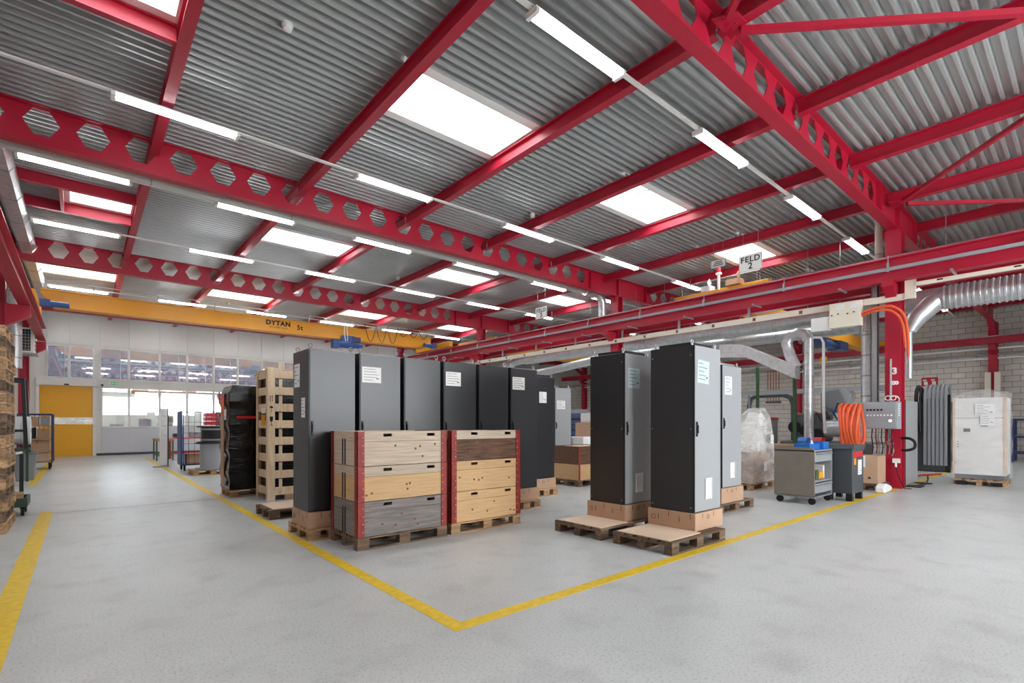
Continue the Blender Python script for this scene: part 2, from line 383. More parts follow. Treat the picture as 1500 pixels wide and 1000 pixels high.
# ---- castellated girders
HX, HW, HF, HH, ZC = 0.632, 0.22, 0.095, 0.205, 6.185
def cast_web(xa, xb, cs, z0, z1, t):
    b = MB(); xs = xa
    for side, y in ((0, -t / 2), (1, t / 2)):
        def q(a, c, d, e):
            pts = [(p[0], y, p[1]) for p in (a, c, d, e)]
            b.quad(*(pts if side == 0 else pts[::-1]))
        x = xa
        for c in cs:
            l, r = c - HX / 2, c + HX / 2
            if l > x + 1e-4: q((x, z0), (l, z0), (l, z1), (x, z1))
            hl, hr, tl, tr = (c - HW, ZC), (c + HW, ZC), (c - HF, ZC + HH), (c + HF, ZC + HH)
            bl, br = (c - HF, ZC - HH), (c + HF, ZC - HH)
            q((l, ZC), hl, tl, (l, z1)); q((l, z1), tl, tr, (r, z1)); q(tr, hr, (r, ZC), (r, z1))
            q((l, z0), bl, hl, (l, ZC)); q((l, z0), (r, z0), br, bl); q(br, (r, z0), (r, ZC), hr)
            x = r
        q((x, z0), (xb, z0), (xb, z1), (x, z1))
    for c in cs:
        hx = [(c - HW, ZC), (c - HF, ZC + HH), (c + HF, ZC + HH), (c + HW, ZC), (c + HF, ZC - HH), (c - HF, ZC - HH)]
        for i in range(6):
            p, r = hx[i], hx[(i + 1) % 6]
            b.quad((p[0], -t / 2, p[1]), (r[0], -t / 2, r[1]), (r[0], t / 2, r[1]), (p[0], t / 2, p[1]))
    return b
GL = ['behind the open storage field', 'landing on the column with the control box', 'with the long pipe beside it', 'between the middle girder and the yellow crane', 'just in front of the white end wall']
GB, GT = 5.8, 6.425
for gi, gy in enumerate(GY):
    t = thing('castellated_girder', 'red castellated roof girder with hexagonal openings ' + GL[gi], 'girder', (0, gy, 0))
    cl = [-0.485 + HX * k for k in range(-1, 21)] + [16.2 + HX * k for k in range(0, 20)]
    part('web', lambda: cast_web(-1.8, XR - .4, cl, GB + .02, GT - .02, .012), RED, t, key='gweb')
    part('bottom_flange', lambda: MB().box(-1.8, XR - .4, -.1, .1, GB, GB + .022), RED, t, key='gbf')
    part('top_flange', lambda: MB().box(-1.8, XR - .4, -.1, .1, GT - .022, GT), RED, t, key='gtf')
    for sx in (14.0, 15.6, 12.55) if gi else (14.0,):
        part('stiffener', lambda: MB().box(-.012, .012, -.1, .1, GB + .02, GT - .02), RED, t, loc=(sx, 0, 0), key='gst')
# ---- purlins
BAYS = ['before the control box girder, unseen and added for light', 'from the control box girder to the long pipe girder', 'between the long pipe girder and the second girder', 'above the yellow crane', 'against the white end wall']
for pi, px in enumerate(PX):
    for a, b_ in zip(GY, GY[1:] + [YB + .6]):
        ya, yb_ = a + .02, b_ - .02
        L_ = yb_ - ya
        o = part('purlin', lambda: ibeam_y(0, 0, L_, 6.17, 6.40, .14, .014, .01), RED, None, (px, ya, 0), key=('purlin', round(L_, 3)))
        bay = BAYS[GY.index(a)]; tag(o, 'red steel roof purlin ' + bay, 'beam', 'purlins ' + bay)
# ---- columns
def column(x, y, top, label, base=True):
    t = thing('column', label, 'column', (x, y, 0))
    part('shaft', lambda: MB().box(-.15, -.13, -.15, .15, 0, top).box(.13, .15, -.15, .15, 0, top).box(-.13, .13, -.006, .006, 0, top), RED, t, key=('col', top))
    part('base_plate', lambda: MB().box(-.17, .17, -.17, .17, 0, .02), RED, t, key='colbase')
    return t
MIDC = {}
for gy, lb in zip(GY[1:], ('carrying the grey control box and orange hose', 'behind the row of black cabinets, under a spiral duct', 'behind the black cabinets, furthest bare column of the middle row', 'at the white end wall in the middle row')):
    MIDC[gy] = column(14.0, gy, GB, 'red steel column ' + lb)
    t = MIDC[gy]
    for s in (-1, 1): part('bracket', MB().prism([(s * .15, 4.15), (s * .62, 4.45), (s * .62, 4.55), (s * .15, 4.55)], -.1, .1, 'y'), RED, t)
for gy, lb in zip(GY[1:], ('beside the pallet stack aisle', 'behind the tall pallet stack', 'next to the bubble wrap stand', 'beside the air conditioner')):
    t = column(-1.66, gy, GB, 'red steel column by the left wall, ' + lb)
    part('bracket', MB().prism([(.15, 4.0), (.62, 4.3), (.62, 4.57), (.15, 4.57)], -.14, .14, 'y'), RED, t)
for gy, lb in zip(GY[1:], ('behind two upright aluminium profiles', 'behind the workshop machines', 'among pipes beyond the workshop machines', 'seen past the grey cabinet with a white label')):
    t = column(29.95, gy, GB, 'red steel column on the block wall, ' + lb)
    part('knee_brace', MB().prism([(-.15, 5.1), (-.15, 5.35), (-1.1, 5.82), (-1.4, 5.82)], -.08, .08, 'y'), RED, t)
    part('bracket', MB().prism([(-.15, 4.4), (-.42, 4.6), (-.42, 4.84), (-.15, 4.84)], -.1, .1, 'y'), RED, t)
# column numbering
c3 = MIDC[3.05]
for s, z, sz in (('3', 2.62, .2), ('8', 2.36, .18)):
    me = text_mesh(s, sz, PAPER, .008); link('painted_number', me, c3, (-.152, -.03, z), rot=ROT_NX if s == '3' else (PI / 2, PI / 2, -PI / 2))
part('painted_ring', MB().ring((-.153, -.03, 1.98), .085, .012, 'x'), PAPER, c3, smooth=True)
# ---- crane runways
def runway(x, z0, z1, w, y0, y1, label):
    t = thing('crane_runway', label, 'beam', (x, 0, 0))
    part('bottom_flange', MB().box(-w / 2, w / 2, y0, y1, z0, z0 + .025), RED, t)
    part('web', MB().box(-.008, .008, y0, y1, z0 + .025, z1 - .025), RED, t)
    part('top_flange', MB().box(-w / 2, w / 2, y0, y1, z1 - .025, z1), RED, t)
    part('rail', MB().box(-.03, .03, y0, y1, z1, z1 + .045), STEEL, t)
    return t
rw = runway(13.55, 4.56, 5.08, .22, YF, 28.5, 'red crane runway beam with a grey conductor rail along its side')
part('conductor_rail', MB().box(-.14, -.085, YF, 28.5, 4.79, 4.86), GREYP, rw)
for k in range(14): part('rail_hanger', lambda: MB().box(-.15, -.06, -.02, .02, 4.77, 4.96).cyl((-.1, 0, 4.96), (-.1, 0, 5.12), .012, 6), STEEL, rw, (0, -3.4 + k * 2.15, 0), key='rhang')
for k in range(16): part('cable_arm', lambda: MB().box(-.4, .1, -.02, .02, 4.5, 4.535), STEEL, rw, (0, -3.9 + k * 1.95, 0), key='carm')
runway(14.45, 4.56, 5.08, .22, YF, 28.5, 'red crane runway beam of the neighbouring bay, behind the column')
runway(-1.16, 4.58, 5.08, .24, YF, 26.2, 'red crane runway beam above the air conditioner and pallet stack')
runway(29.62, 4.86, 5.16, .2, YF, 28.5, 'red crane runway beam along the block wall above the pipes')
# ---- wind bracing in the next field
for a, b_, nm in (((5.93, 2.78, 6.1), (8.2, .48, 6.1), 'ending at the middle purlin'), ((13.29, 2.68, 6.1), (15.85, .2, 6.1), 'starting above the control box column'), ((13.0, 2.68, 6.1), (10.4, .25, 6.1), 'running back from the control box column'), ((5.63, 2.78, 6.1), (3.6, .7, 6.1), 'crossing towards the open end')):
    tag(part('wind_brace', MB().bar(a, b_, .07, .07), RED), 'thin red diagonal roof brace bolted to the girder, ' + nm, 'brace')
for gx in (6.0, 13.45):
    o = thing('gusset_plate', 'red bolted gusset plate where roof braces meet at ' + ('the girder' if gx < 10 else 'the column head'), 'bracket', (gx - .2, 2.86, 6.145))
    part('plate', MB().prism([(-.24, .09), (.24, .09), (.12, -.16), (-.12, -.16)], -.008, .008, 'z'), RED, o)
    for k in range(6): part('bolt', lambda: MB().cyl((0, 0, -.025), (0, 0, .02), .014, 8), RED, o, (-.14 + .055 * k, -.01 - (.06 if k % 2 else 0), 0), key='gbolt')
# ---- walls
UX = [-1.16, -0.43, 0.42, 0.61, 1.67, 2.85, 3.97, 5.12, 6.22, 7.38, 8.5, 9.62, 10.75]
struct(part('wall_left', MB().box(XL - .2, XL, YF, YB, 0, 6.5), WALLW))
ops = [(-1.44, .42, 0, 3.15), (.66, 10.75, 1.27, 3.1), (-1.16, .42, 3.45, 4.86), (.61, 10.75, 3.45, 4.86)]
wb = struct(part('wall_back', MB().holes(XL - .2, XR, 0, 6.5, ops, .15, 'y', YB), WALLW))
for i in range(len(UX) - 1):
    if i == 2: continue
    part('wall_panel', MB().box(UX[i] + .012, UX[i + 1] - .012, YB - .03, YB, 4.93, 6.35), WALLW, wb, bevel=.004)
for i in range(4, len(UX) - 1):
    x0 = .66 if i == 4 else UX[i]
    part('wall_panel', MB().box(UX[i] + .008, UX[i + 1] - .008, YB - .03, YB, .12, 1.24), WALLG, wb, bevel=.004)
part('wall_panel', MB().box(.66, UX[4] - .008, YB - .03, YB, .12, 1.24), WALLG, wb, bevel=.004)
part('skirting', MB().box(.5, 10.7, YB - .035, YB, 0, .1), DGREY, wb)
for x in [11.8 + 1.14 * k for k in range(14)]:
    part('wall_panel', MB().box(x + .012, x + 1.128, YB - .03, YB, .1, 6.35), WALLW, wb, bevel=.004)
wn = 0
def window(x0, x1, z0, z1, mat, sub=None):
    global wn; wn += 1
    t = bpy.data.objects.new('window_%d' % wn, None); COL.objects.link(t); t.location = ((x0 + x1) / 2, YB, z0); struct(t)
    w, h = (x1 - x0) / 2, z1 - z0
    part('window_frame', MB().holes(-w, w, 0, h, [(-w + .05, w - .05, .04, h - .04)], .1, 'y', -.05), WHITE, t)
    part('pane', MB().box(-w + .05, w - .05, 0, .012, .04, h - .04), mat, t)
    if sub: part('glazing_bar', MB().box(sub - .012, sub + .012, -.02, .02, .04, h - .04), WHITE, t)
for i in range(len(UX) - 1):
    if i == 2: continue
    window(UX[i], UX[i + 1], 3.45, 4.86, DARKGLASS, .22 if i in (0, 3, 5, 6, 7) else None)
for i in range(3, len(UX) - 1): window(max(.66, UX[i]), UX[i + 1], 1.27, 3.1, GLASS)
d1 = bpy.data.objects.new('door_1', None); COL.objects.link(d1); d1.location = (-.51, YB, 0); struct(d1)
for k in range(8):
    z0 = [0, .36, .71, 1.06, 1.72, 2.08, 2.44, 2.8][k]; part('curtain_panel', MB().box(-.9, .9, -.02 - .006 * (k % 2), .02, z0, (z0 + .36 if k not in (7,) else 3.12)), YDOOR, d1)
part('vision_strip', MB().box(-.9, .9, -.012, .012, 1.42, 1.72), FILM, d1)
for s in (-1, 1): part('guide_rail', MB().box(s * .93 - .05, s * .93 + .05, -.08, .05, 0, 3.15), WHITE, d1)
part('shutter_box', MB().box(-.98, .98, -.2, .05, 3.1, 3.42), WHITE, d1, bevel=.01)
part('door_sensor', MB().box(-.08, .08, -.26, -.2, 3.12, 3.18), BLACK, d1, bevel=.006)
# space behind the end wall
struct(part('ceiling_office', MB().box(-2, 13, YB + .15, 36.4, 3.22, 3.4), WHITE))
struct(part('wall_office', MB().holes(-2.2, 13, 0, 6.5, [(-1.5 + 2.4 * k, .5 + 2.4 * k, 1.95, 2.95) for k in range(6)], .15, 'y', 36.4), WALLW))
struct(part('wall_office_side', MB().box(-2.2, -2, YB, 36.5, 0, 6.5).box(13, 13.2, YB, 36.5, 0, 6.5), WALLW))
portal(5.5, 36.7, 2.45, 14, 1.1, (-PI / 2, 0, 0))
struct(part('wall_rear', MB().holes(XL, XR, 0, 6.5, [(4.2, 11.6, 1.25, 4.7)], .2, 'y', YF - .2), WALLW))
portal(7.9, YF - .3, 3.0, 7.4, 3.4, (PI / 2, 0, 0))
# block wall: nearest 300 blocks as pieces, the rest joined
wr = struct(part('wall_right', MB().box(XR + .02, XR + .3, YF, YB + 8, 0, 6.6), MORTAR))
BW, BH = .5, .25
cells = []
for r in range(26):
    y = YF + (BW / 2 if r % 2 else 0)
    while y < YB - .1:
        cells.append((y, r * BH)); y += BW
def vis(c):
    y, z = c
    return (abs(y - 4.6) + .4 * abs(z - 4.4)) if 1.0 < y < 9 else 50 + y
cells.sort(key=vis)
for (y, z) in cells[:300]:
    part('block', lambda: MB().box(0, .03, .008, BW - .008, .008, BH - .008), BRICK, wr, (XR - .005, y, z), key='block')
rest = MB()
for (y, z) in cells[300:]: rest.box(XR - .005, XR + .025, y + .008, y + BW - .008, z + .008, z + BH - .008)
part('block_field', rest, BRICK, wr)['kind'] = 'stuff'
# ---- lamps
LR = {'a': (4.19, 3.59, .28, 8), 'b': (9.09, 3.59, .32, 8), 'c': (12.2, 3.03, -.88, 9), 'd': (15.87, 3.03, -.88, 9), 'e': (19.3, 3.03, -.88, 6), 'f': (23.1, 3.03, -.88, 6), 'g': (-1.6, 3.59, .28, 7), 'h': (27.7, 3.03, -.88, 6)}  # hidden rows e and h and unseen row g are added for their light
LL = {'a': 'row beside the control box column girder', 'b': 'row in front of the long pipe girder', 'c': 'row under the long pipe', 'd': 'row above the second girder', 'e': 'hidden row behind the second girder, added for light', 'f': 'row above the yellow crane', 'g': 'unseen row in the front field, added for light', 'h': 'hidden row along the white end wall, added to brighten it'}
for k, (y, p, x0, n) in LR.items():
    rail = part('light_rail', MB().box(-.89, x0 + p * n, -.03, .03, 6.135, 6.165), LAMPW, None, (0, y, 0))
    tag(rail, 'thin white lamp rail carrying the ' + LL[k], 'rail')
    for i in range(n):
        t = thing('fluorescent_lamp', 'lit twin-tube fluorescent lamp, ' + LL[k], 'lamp', (x0 + p * i, y, 6.08), group='lamps, ' + LL[k])
        part('housing', lambda: MB().prism([(-.1, .03), (.1, .03), (.05, .056), (-.05, .056)], 0.0, 1.62, 'x'), LAMPW, t, key='lamp_h')
        for s in (-1, 1): part('tube', lambda: MB().cyl((.05, 0, 0), (1.57, 0, 0), .021, 10), TUBE, t, (0, s * .05, .005), key='lamp_t', smooth=True)
        for s in (0, 1): part('end_cap', lambda: MB().box(-.02, .03, -.09, .09, -.02, .05), LAMPW, t, (1.58 * s + .01, 0, 0), key='lamp_c')
# ---- smoke detectors
for i, (x, y, w) in enumerate(((1.95, 6.6, 'above the aisle, on the deck'), (8.15, 8.8, 'beside the rooflight with two glazing bars'), (2.9, 13.1, 'left of the wide rooflight beyond the long pipe'), (8.2, 15.6, 'behind the second rooflight past the long pipe'), (4.6, 23.5, 'above the crane lettering'))):
    t = thing('smoke_detector', 'white smoke detector ' + w, 'detector', (x, y, 6.43))
    part('base', MB().lathe([(.065, -.03), (.065, 0)], 16), WHITE, t, smooth=True); part('head', MB().lathe([(.025, -.09), (.05, -.075), (.055, -.03)], 16), WHITE, t, smooth=True)
# ---- hanging signs
def sign(x, y0, y1, z0, z1, lines, label):
    t = thing('field_sign', label, 'sign', (x, (y0 + y1) / 2, (z0 + z1) / 2)); w, h = (y1 - y0) / 2, (z1 - z0) / 2
    part('board', MB().box(-.006, .006, -w, w, -h, h), WHITE, t)
    part('rim', MB().holes(-w - .01, w + .01, -h - .01, h + .01, [(-w, w, -h, h)], .02, 'x', -.01), GREYP, t)
    for s, z, sz in lines: link('lettering', text_mesh(s, sz, INKB, sz * .018), t, (-.009, 0, z), rot=ROT_NX)
    for s in (-1, 1): part('wire', MB().cyl((0, s * w * .68, h), (0, s * w * .68, 6.43 - (z0 + z1) / 2), .004, 5), STEEL, t)
    return t
sign(12.0, 5.13, 5.65, 5.06, 5.43, (('FELD', .08, .19), ('2', -.08, .21)), 'white hanging sign reading FELD 2, beside the red beacon')
sign(12.0, 12.24, 12.78, 5.06, 5.44, (('FELD', .08, .19), ('3', -.08, .21)), 'white hanging sign reading FELD 3, under the lamps past the long pipe')
t = sign(12.6, 6.3, 6.68, 5.52, 5.7, (), 'small white hanging notice board beside the red beacon')
for k in range(3): part('print_line', MB().box(-.009, -.007, -.14 + .02 * k, .14 - .02 * k, -.052 + k * .045, -.03 + k * .045), INK, t)
# ================================================================ repeated kinds
def pallet(x, y, z, label, L=1.2, W=.8, rz=0.0, old=False, group=None):
    """x, y: near-left corner of the pallet, long side L along local X"""
    t = thing('wooden_pallet', label, 'pallet', (x, y, z), rz, group)
    m = PLOLD if old else PLWOOD; k = ('pal', L, W, old)
    n = 5 if W > .7 else 4
    for i in range(n):
        w = .145 if i % 2 == 0 else .1
        yc = .0725 + i * (W - .145) / (n - 1)
        part('deck_board', lambda: MB().box(0, L, -w / 2, w / 2, .122, .144), m, t, (0, yc, 0), key=k + ('d', w), bevel=.002)
    for i in range(3):
        xc = .0725 + i * (L - .145) / 2
        part('cross_board', lambda: MB().box(-.0725, .0725, 0, W, .1, .122), m, t, (xc, 0, 0), key=k + ('c',))
        for j in range(3):
            yc = .05 + j * (W - .1) / 2
            part('block', lambda: MB().box(-.0725, .0725, -.05, .05, .022, .1), m, t, (xc, yc, 0), key=k + ('b',), bevel=.003)
    for j in range(3):
        yc = .05 + j * (W - .1) / 2
        part('bottom_board', lambda: MB().box(0, L, -.05, .05, 0, .022), m, t, (0, yc, 0), key=k + ('m',))
    return t
def sheet(parent, face, a, z, off, w, h, m=None, lines=5, tilt=0.0, name='label_sheet'):
    """paper stuck on a face; a is the coordinate along the face"""
    m = m or PAPER
    if face == '-y': loc, rot = (a, off - .002, z), (0, tilt, 0)
    else: loc, rot = (off - .002, a, z), (0, tilt, -PI / 2)
    p = part(name, lambda: MB().box(-w / 2, w / 2, -.0015, .0015, -h / 2, h / 2), m, parent, loc, rot=rot, key=('sheet', w, h, m.name))
    def pr():
        b = MB(); r = random.Random(int(w * 1000 + h * 77 + lines))
        for i in range(lines):
            zz = h / 2 - h * (i + .8) / (lines + .8); ww = w * r.uniform(.3, .8)
            b.box(-w * .42, -w * .42 + ww, -.003, -.0015, zz - h * .012, zz + h * .012)
        b.box(w * .24, w * .38, -.003, -.0015, -h * .26, -h * .2)
        return b
    if lines: part('print', pr, INK, p, key=('print', w, h, lines))
    return p
def eyebolt(parent, x, y, z, axis='y'):
    part('eyebolt', lambda: MB().ring((0, 0, .045), .024, .007, axis).cyl((0, 0, 0), (0, 0, .025), .014, 8), STEEL if axis == 'y' else BLACK, parent, (x, y, z), key='eye' + axis, smooth=True)
def cabinet(x, y, z, w, d, h, label, front, side, sheets=(), vent=False, screws=True, hat=True, plinth=False, handle_z=1.08, group=None, eyeaxis='y', strip=True):
    """x, y: near-left corner; door faces -Y"""
    t = thing('control_cabinet', label, 'cabinet', (x, y, z), group=group)
    z0 = 0
    if plinth: part('plinth', MB().box(.01, w - .01, .02, d - .01, 0, .12), BLACK, t); z0 = .12
    part('body', MB().box(0, w, .022, d, z0, h), side, t, bevel=.004)
    part('door', MB().box(.012, w - .004, 0, .02, z0 + .012, h - .006), front, t, bevel=.004)
    if strip: part('edge_strip', MB().box(-.001, .012, .004, .022, z0 + .005, h - .002), BLACK, t)
    part('handle', MB().box(.03, .052, -.016, .0, handle_z - .09, handle_z + .09).box(.034, .048, -.03, -.016, handle_z - .05, handle_z + .05), BLACK, t, bevel=.003)
    if hat: part('roof_plate', MB().box(.07, w - .05, .09, d - .08, h + .015, h + .05), side, t, bevel=.004)
    for ex, ey in ((.04, .06), (w - .04, .06), (.04, d - .06), (w - .04, d - .06)): eyebolt(t, ex, ey, h, eyeaxis)
    if screws:
        for zz in (.06, h / 2, h - .12):
            for yy in (.05, d - .03): part('screw', lambda: MB().cyl((-.004, 0, 0), (.002, 0, 0), .008, 8), STEEL, t, (0, yy, zz + z0 * .5), key='scr')
    if vent:
        v = part('vent_grille', MB().holes(0, .16, 0, .26, [(.015, .145, .018, .242)], .012, 'y', -.012).box(.0, .16, -.002, 0, 0, .26), WHITE, t, (w * .38, 0, .15), bevel=.006)
        for i in range(9): part('louvre', lambda: MB().prism([(-.014, 0), (-.011, 0), (-.003, .013), (-.006, .013)], .015, .145, 'x'), WHITE, v, (0, 0, .02 + i * .025), key='louvre')
    for s in sheets: sheet(t, *s)
    return t
def tray(x0, x1, y0, y1, z0, z1, label, marks=True, group=None):
    t = thing('cardboard_tray', label, 'carton', (x0, y0, z0), group=group); w, d, h = x1 - x0, y1 - y0, z1 - z0
    part('carton', MB().box(0, w, 0, d, 0, h), CARD, t, bevel=.006)
    if marks:
        for i in range(4): part('print_mark', lambda: MB().box(-.002, -.0005, -.004, .004, 0, .07), INK, t, (0, d * (.1 + .22 * i), h - .075 - .05 * (i % 2)), key='mk')
        for i in range(2): part('print_mark', lambda: MB().box(-.004, .004, -.002, -.0005, 0, .06), INK, t, (w * (.25 + .4 * i), 0, h - .07), key='mky')
        part('print_ring', lambda: MB().ring((0, 0, 0), .03, .003, 'x', 14, 4), INK, t, (-.001, d * .87, h - .1), key='mkr')
        part('print_ring', lambda: MB().ring((0, 0, 0), .025, .003, 'y', 14, 4), INK, t, (w * .45, -.001, h - .06), key='mkry')
    return t
def board_sheet(x0, x1, y0, y1, z, label):
    o = part('cardboard_sheet', MB().box(0, x1 - x0, 0, y1 - y0, 0, .008), CARDP, None, (x0, y0, z)); tag(o, label, 'cardboard'); return o
# ================================================================ black cabinet row
ROW = ['black control cabinet beside the slatted crate tower, two paper notes on its side', 'black control cabinet with a white label, second from the crate tower', 'plain black control cabinet between two labelled ones, third from the crate tower', 'black control cabinet with a white label, fourth from the crate tower', 'plain black control cabinet next to the last labelled one of the row', 'black control cabinet with a white label ending the row']
for k in range(6):
    x = 2.13 + .655 * k; y = 6.36
    sh = []
    if k in (1, 3, 5): sh = [('-y', .17, 1.77 if k > 1 else 1.75, 0, .27, .21)]
    if k == 0: sh = [('-x', .44, 1.72, 0, .21, .3), ('-x', .2, 1.3, 0, .14, .25)]
    cabinet(x, y, .35, .6, .6, 2.03, ROW[k], CABB, CABS, sh, hat=False, screws=False, eyeaxis='y', handle_z=1.04)
    pallet(x - .02, y - .06, 0, 'small wooden half pallet under the ' + ('first' if k == 0 else 'last' if k == 5 else 'middle') + ' cabinets of the black row', .64, .8, group='half pallets under the black row')
    tray(x - .01, x + .61, y - .02, y + .62, .146, .348, 'cardboard tray on the half pallet under the black cabinet row', group='trays under the black row')
cabinet(6.73, 7.25, .35, .6, .6, 2.03, 'black control cabinet with a small label, standing behind the row beside a grey one', CABB, CABS, [('-y', .27, 1.62, 0, .2, .22)], hat=True, screws=True)
pallet(6.72, 7.2, 0, 'small wooden pallet under the black cabinet that stands behind the row', .66, .8)
tray(6.7, 7.35, 7.23, 7.88, .146, .348, 'cardboard tray under the black cabinet that stands behind the row')
cabinet(9.22, 9.1, .15, .6, .5, 2.22, 'light grey control cabinet on black plinth behind the last black cabinet', CABG, CABG, [('-y', .22, 1.78, 0, .3, .22)], plinth=True, hat=False, handle_z=1.25)
pallet(9.1, 8.95, 0, 'wooden pallet under the light grey cabinet with black plinth', .7)
# ================================================================ the two grey-door cabinets in front
pallet(4.9, 3.05, 0, 'worn wooden pallet on the yellow line under the front grey-door cabinet', old=True)
board_sheet(4.93, 5.595, 3.1, 3.82, .146, 'flat cardboard sheet on the front worn pallet')
tray(5.6, 6.27, 3.17, 3.84, .146, .36, 'printed cardboard tray under the front grey-door cabinet')
cabinet(5.62, 3.19, .362, .63, .62, 2.04, 'cabinet with grey door and black side, standing nearest the yellow corner', CABG, CABB, [('-y', .2, 1.72, 0, .27, .28, PAPERB, 5, .06)], vent=True, handle_z=1.02)
pallet(4.88, 4.02, 0, 'worn wooden pallet under the grey-door cabinet next to the open floor', old=True)
board_sheet(4.9, 5.465, 4.05, 4.78, .146, 'flat cardboard sheet on the pallet of the middle grey-door cabinet')
tray(5.47, 6.12, 4.1, 4.76, .146, .36, 'printed cardboard tray under the middle grey-door cabinet')
cabinet(5.49, 4.12, .362, .63, .6, 2.03, 'cabinet with grey door and black side, its label in a blue sleeve', CABG, CABB, [('-y', .2, 1.7, 0, .26, .27, PAPERB, 5, .0)], vent=True, handle_z=1.02)
pallet(7.72, 3.95, 0, 'worn wooden pallet under the all-grey cabinet', old=True)
tray(7.84, 8.6, 3.98, 4.62, .146, .395, 'printed cardboard tray under the all-grey cabinet')
cabinet(7.86, 3.98, .4, .66, .6, 2.0, 'all light grey cabinet with a vent standing behind the front pair', CABG, GREYP, [('-y', .2, 1.67, 0, .24, .3)], vent=True, handle_z=1.05, strip=True)
# ================================================================ collar crates
def collar_crate(x, y, z, mats, label):
    L, Wd = 1.2, .8; t = thing('collar_crate', label, 'crate', (x, y, z)); TH = .405
    for k, (mt, mb_) in enumerate(mats):
        z0 = (2 - k) * TH
        fr = part('tier_frame', MB().box(.02, L - .02, Wd - .03, Wd - .01, z0, z0 + TH - .004).box(L - .03, L - .01, .03, Wd - .03, z0, z0 + TH - .004), mb_, t)
        slots = [(L * .27, L * .27 + .11, .055, .09), (L * .76, L * .76 + .11, .055, .09)]
        part('plank', MB().holes(.03, L - .03, 0, .115, slots, .022, 'y', .01), mt, fr, (0, 0, z0 + TH - .12))
        part('plank', MB().box(.03, L - .03, .01, .032, .003, TH - .124), mb_, fr, (0, 0, z0))
        for q in range(5):
            r = random.Random(k * 7 + q + int(x * 10)); kx, kz = r.uniform(.1, L - .1), r.uniform(.05, TH - .16)
            part('knot', lambda: MB().cyl((0, 0, 0), (0, .006, 0), .014, 10), KNOT, fr, (kx, .0065, z0 + kz), key='knot')
        part('plank', MB().box(.01, .032, .03, Wd - .03, 0, .11), side_grain(mt, mt.name + '_side'), fr, (0, 0, z0 + TH - .115))
        part('plank', MB().box(.01, .032, .03, Wd - .03, .003, TH - .118), side_grain(mb_, mb_.name + '_side'), fr, (0, 0, z0))
        for yy in (.36, .43): part('strap', MB().box(.004, .01, yy, yy + .025, z0 + .01, z0 + TH - .09), BLACK, fr)
        for cx, cy, sx, sy in ((0, 0, 1, 1), (L, 0, -1, 1), (0, Wd, 1, -1), (L, Wd, -1, -1)):
            a0, a1 = sorted((cx, cx + sx * .085)); b0, b1 = sorted((cy, cy + sy * .006)); c0, c1 = sorted((cx, cx + sx * .006)); d0, d1_ = sorted((cy, cy + sy * .085))
            cn = part('corner_angle', MB().box(a0, a1, b0, b1, z0 + .001, z0 + TH - .004).box(c0, c1, d0, d1_, z0 + .001, z0 + TH - .004), RUST, t)
            if cy == 0:
                for zz in (.06, .15, .24, .33): part('rivet', lambda: MB().cyl((0, -.004, 0), (0, .002, 0), .0042, 8), PAPER, cn, (cx + sx * .068, 0, z0 + zz), key='rivet')
    part('lid', MB().box(.03, L - .03, .03, Wd - .03, 3 * TH - .03, 3 * TH - .015), CRATEW, t)
    return t
collar_crate(2.37, 5.47, .146, [(W_PALE, W_PALE), (W_PALE, W_HONEY), (W_GREY, W_GREY)], 'three-tier wooden collar crate with pale, honey and weathered grey tiers')
collar_crate(3.65, 5.49, .146, [(W_PALE, W_BROWN), (W_HONEY, W_HONEY), (W_HONEY, W_HONEY)], 'three-tier wooden collar crate with a dark brown top tier above honey tiers')
pallet(2.37, 5.47, 0, 'worn wooden pallet under the crate with the weathered grey tier', old=True)
pallet(3.65, 5.49, 0, 'wooden pallet under the crate with the dark brown tier')
# ================================================================ slatted crate tower, film-wrapped stack, small pallet
t = thing('slatted_crate', 'tall new pine slatted crate packed with black film, beside the first black cabinet', 'crate', (2.64, 10.1, 0))
part('contents', MB().box(.06, 1.14, .06, .74, .14, 2.4), BLKFILM, t, bevel=.02)
for cx in (0, 1.2):
    for cy in (0, .8):
        part('post', MB().box(-.01 if cx == 0 else -.12, .12 if cx == 0 else .01, -.012 if cy == 0 else -.01, .01 if cy == 0 else .012, 0, 2.5), CRATEW, t, (cx, cy, 0), bevel=.003)
        part('post', MB().box(-.012 if cx == 0 else -.01, .01 if cx == 0 else .012, 0 if cy == 0 else -.1, .1 if cy == 0 else 0, 0, 2.5), CRATEW, t, (cx, cy, 0), bevel=.003)
for k in range(8):
    zz = .1 + k * .315 if k else .1
    part('slat', lambda: MB().box(.1, 1.1, .012, .032, 0, .15), CRATEW, t, (0, 0, zz), key='cslat', bevel=.003)
    part('slat', lambda: MB().box(.012, .032, .1, .7, 0, .15), CRATEW, t, (0, 0, zz), key='cslat2', bevel=.003)
    part('inner_post', lambda: MB().box(.2, .26, .03, .045, 0, .3), CRATEW, t, (0, 0, zz), key='cinp')
for k in range(6): part('top_board', lambda: MB().box(0, 1.2, 0, .11, 0, .02), CRATEW, t, (0, .01 + k * .135, 2.46), key='ctop', bevel=.003)
part('base_runner', MB().box(.3, 1.1, -.02, .06, 0, .1), CARD, t)
pm = MB(); 
for s in (-.018, .018): pm.box(s - .005, s + .005, -.014, -.0125, 1.86, 1.96).prism([(s - .014, 1.95), (s + .014, 1.95), (s, 1.975)], -.014, -.0125, 'y')
part('handling_arrows', pm, INKB, t, (.055, 0, 0))
part('umbrella_mark', MB().prism([(-.04, 1.74), (.04, 1.74), (.02, 1.77), (0, 1.78), (-.02, 1.77)], -.014, -.0125, 'y').box(-.003, .003, -.014, -.0125, 1.66, 1.74), INKB, t, (.055, 0, 0))
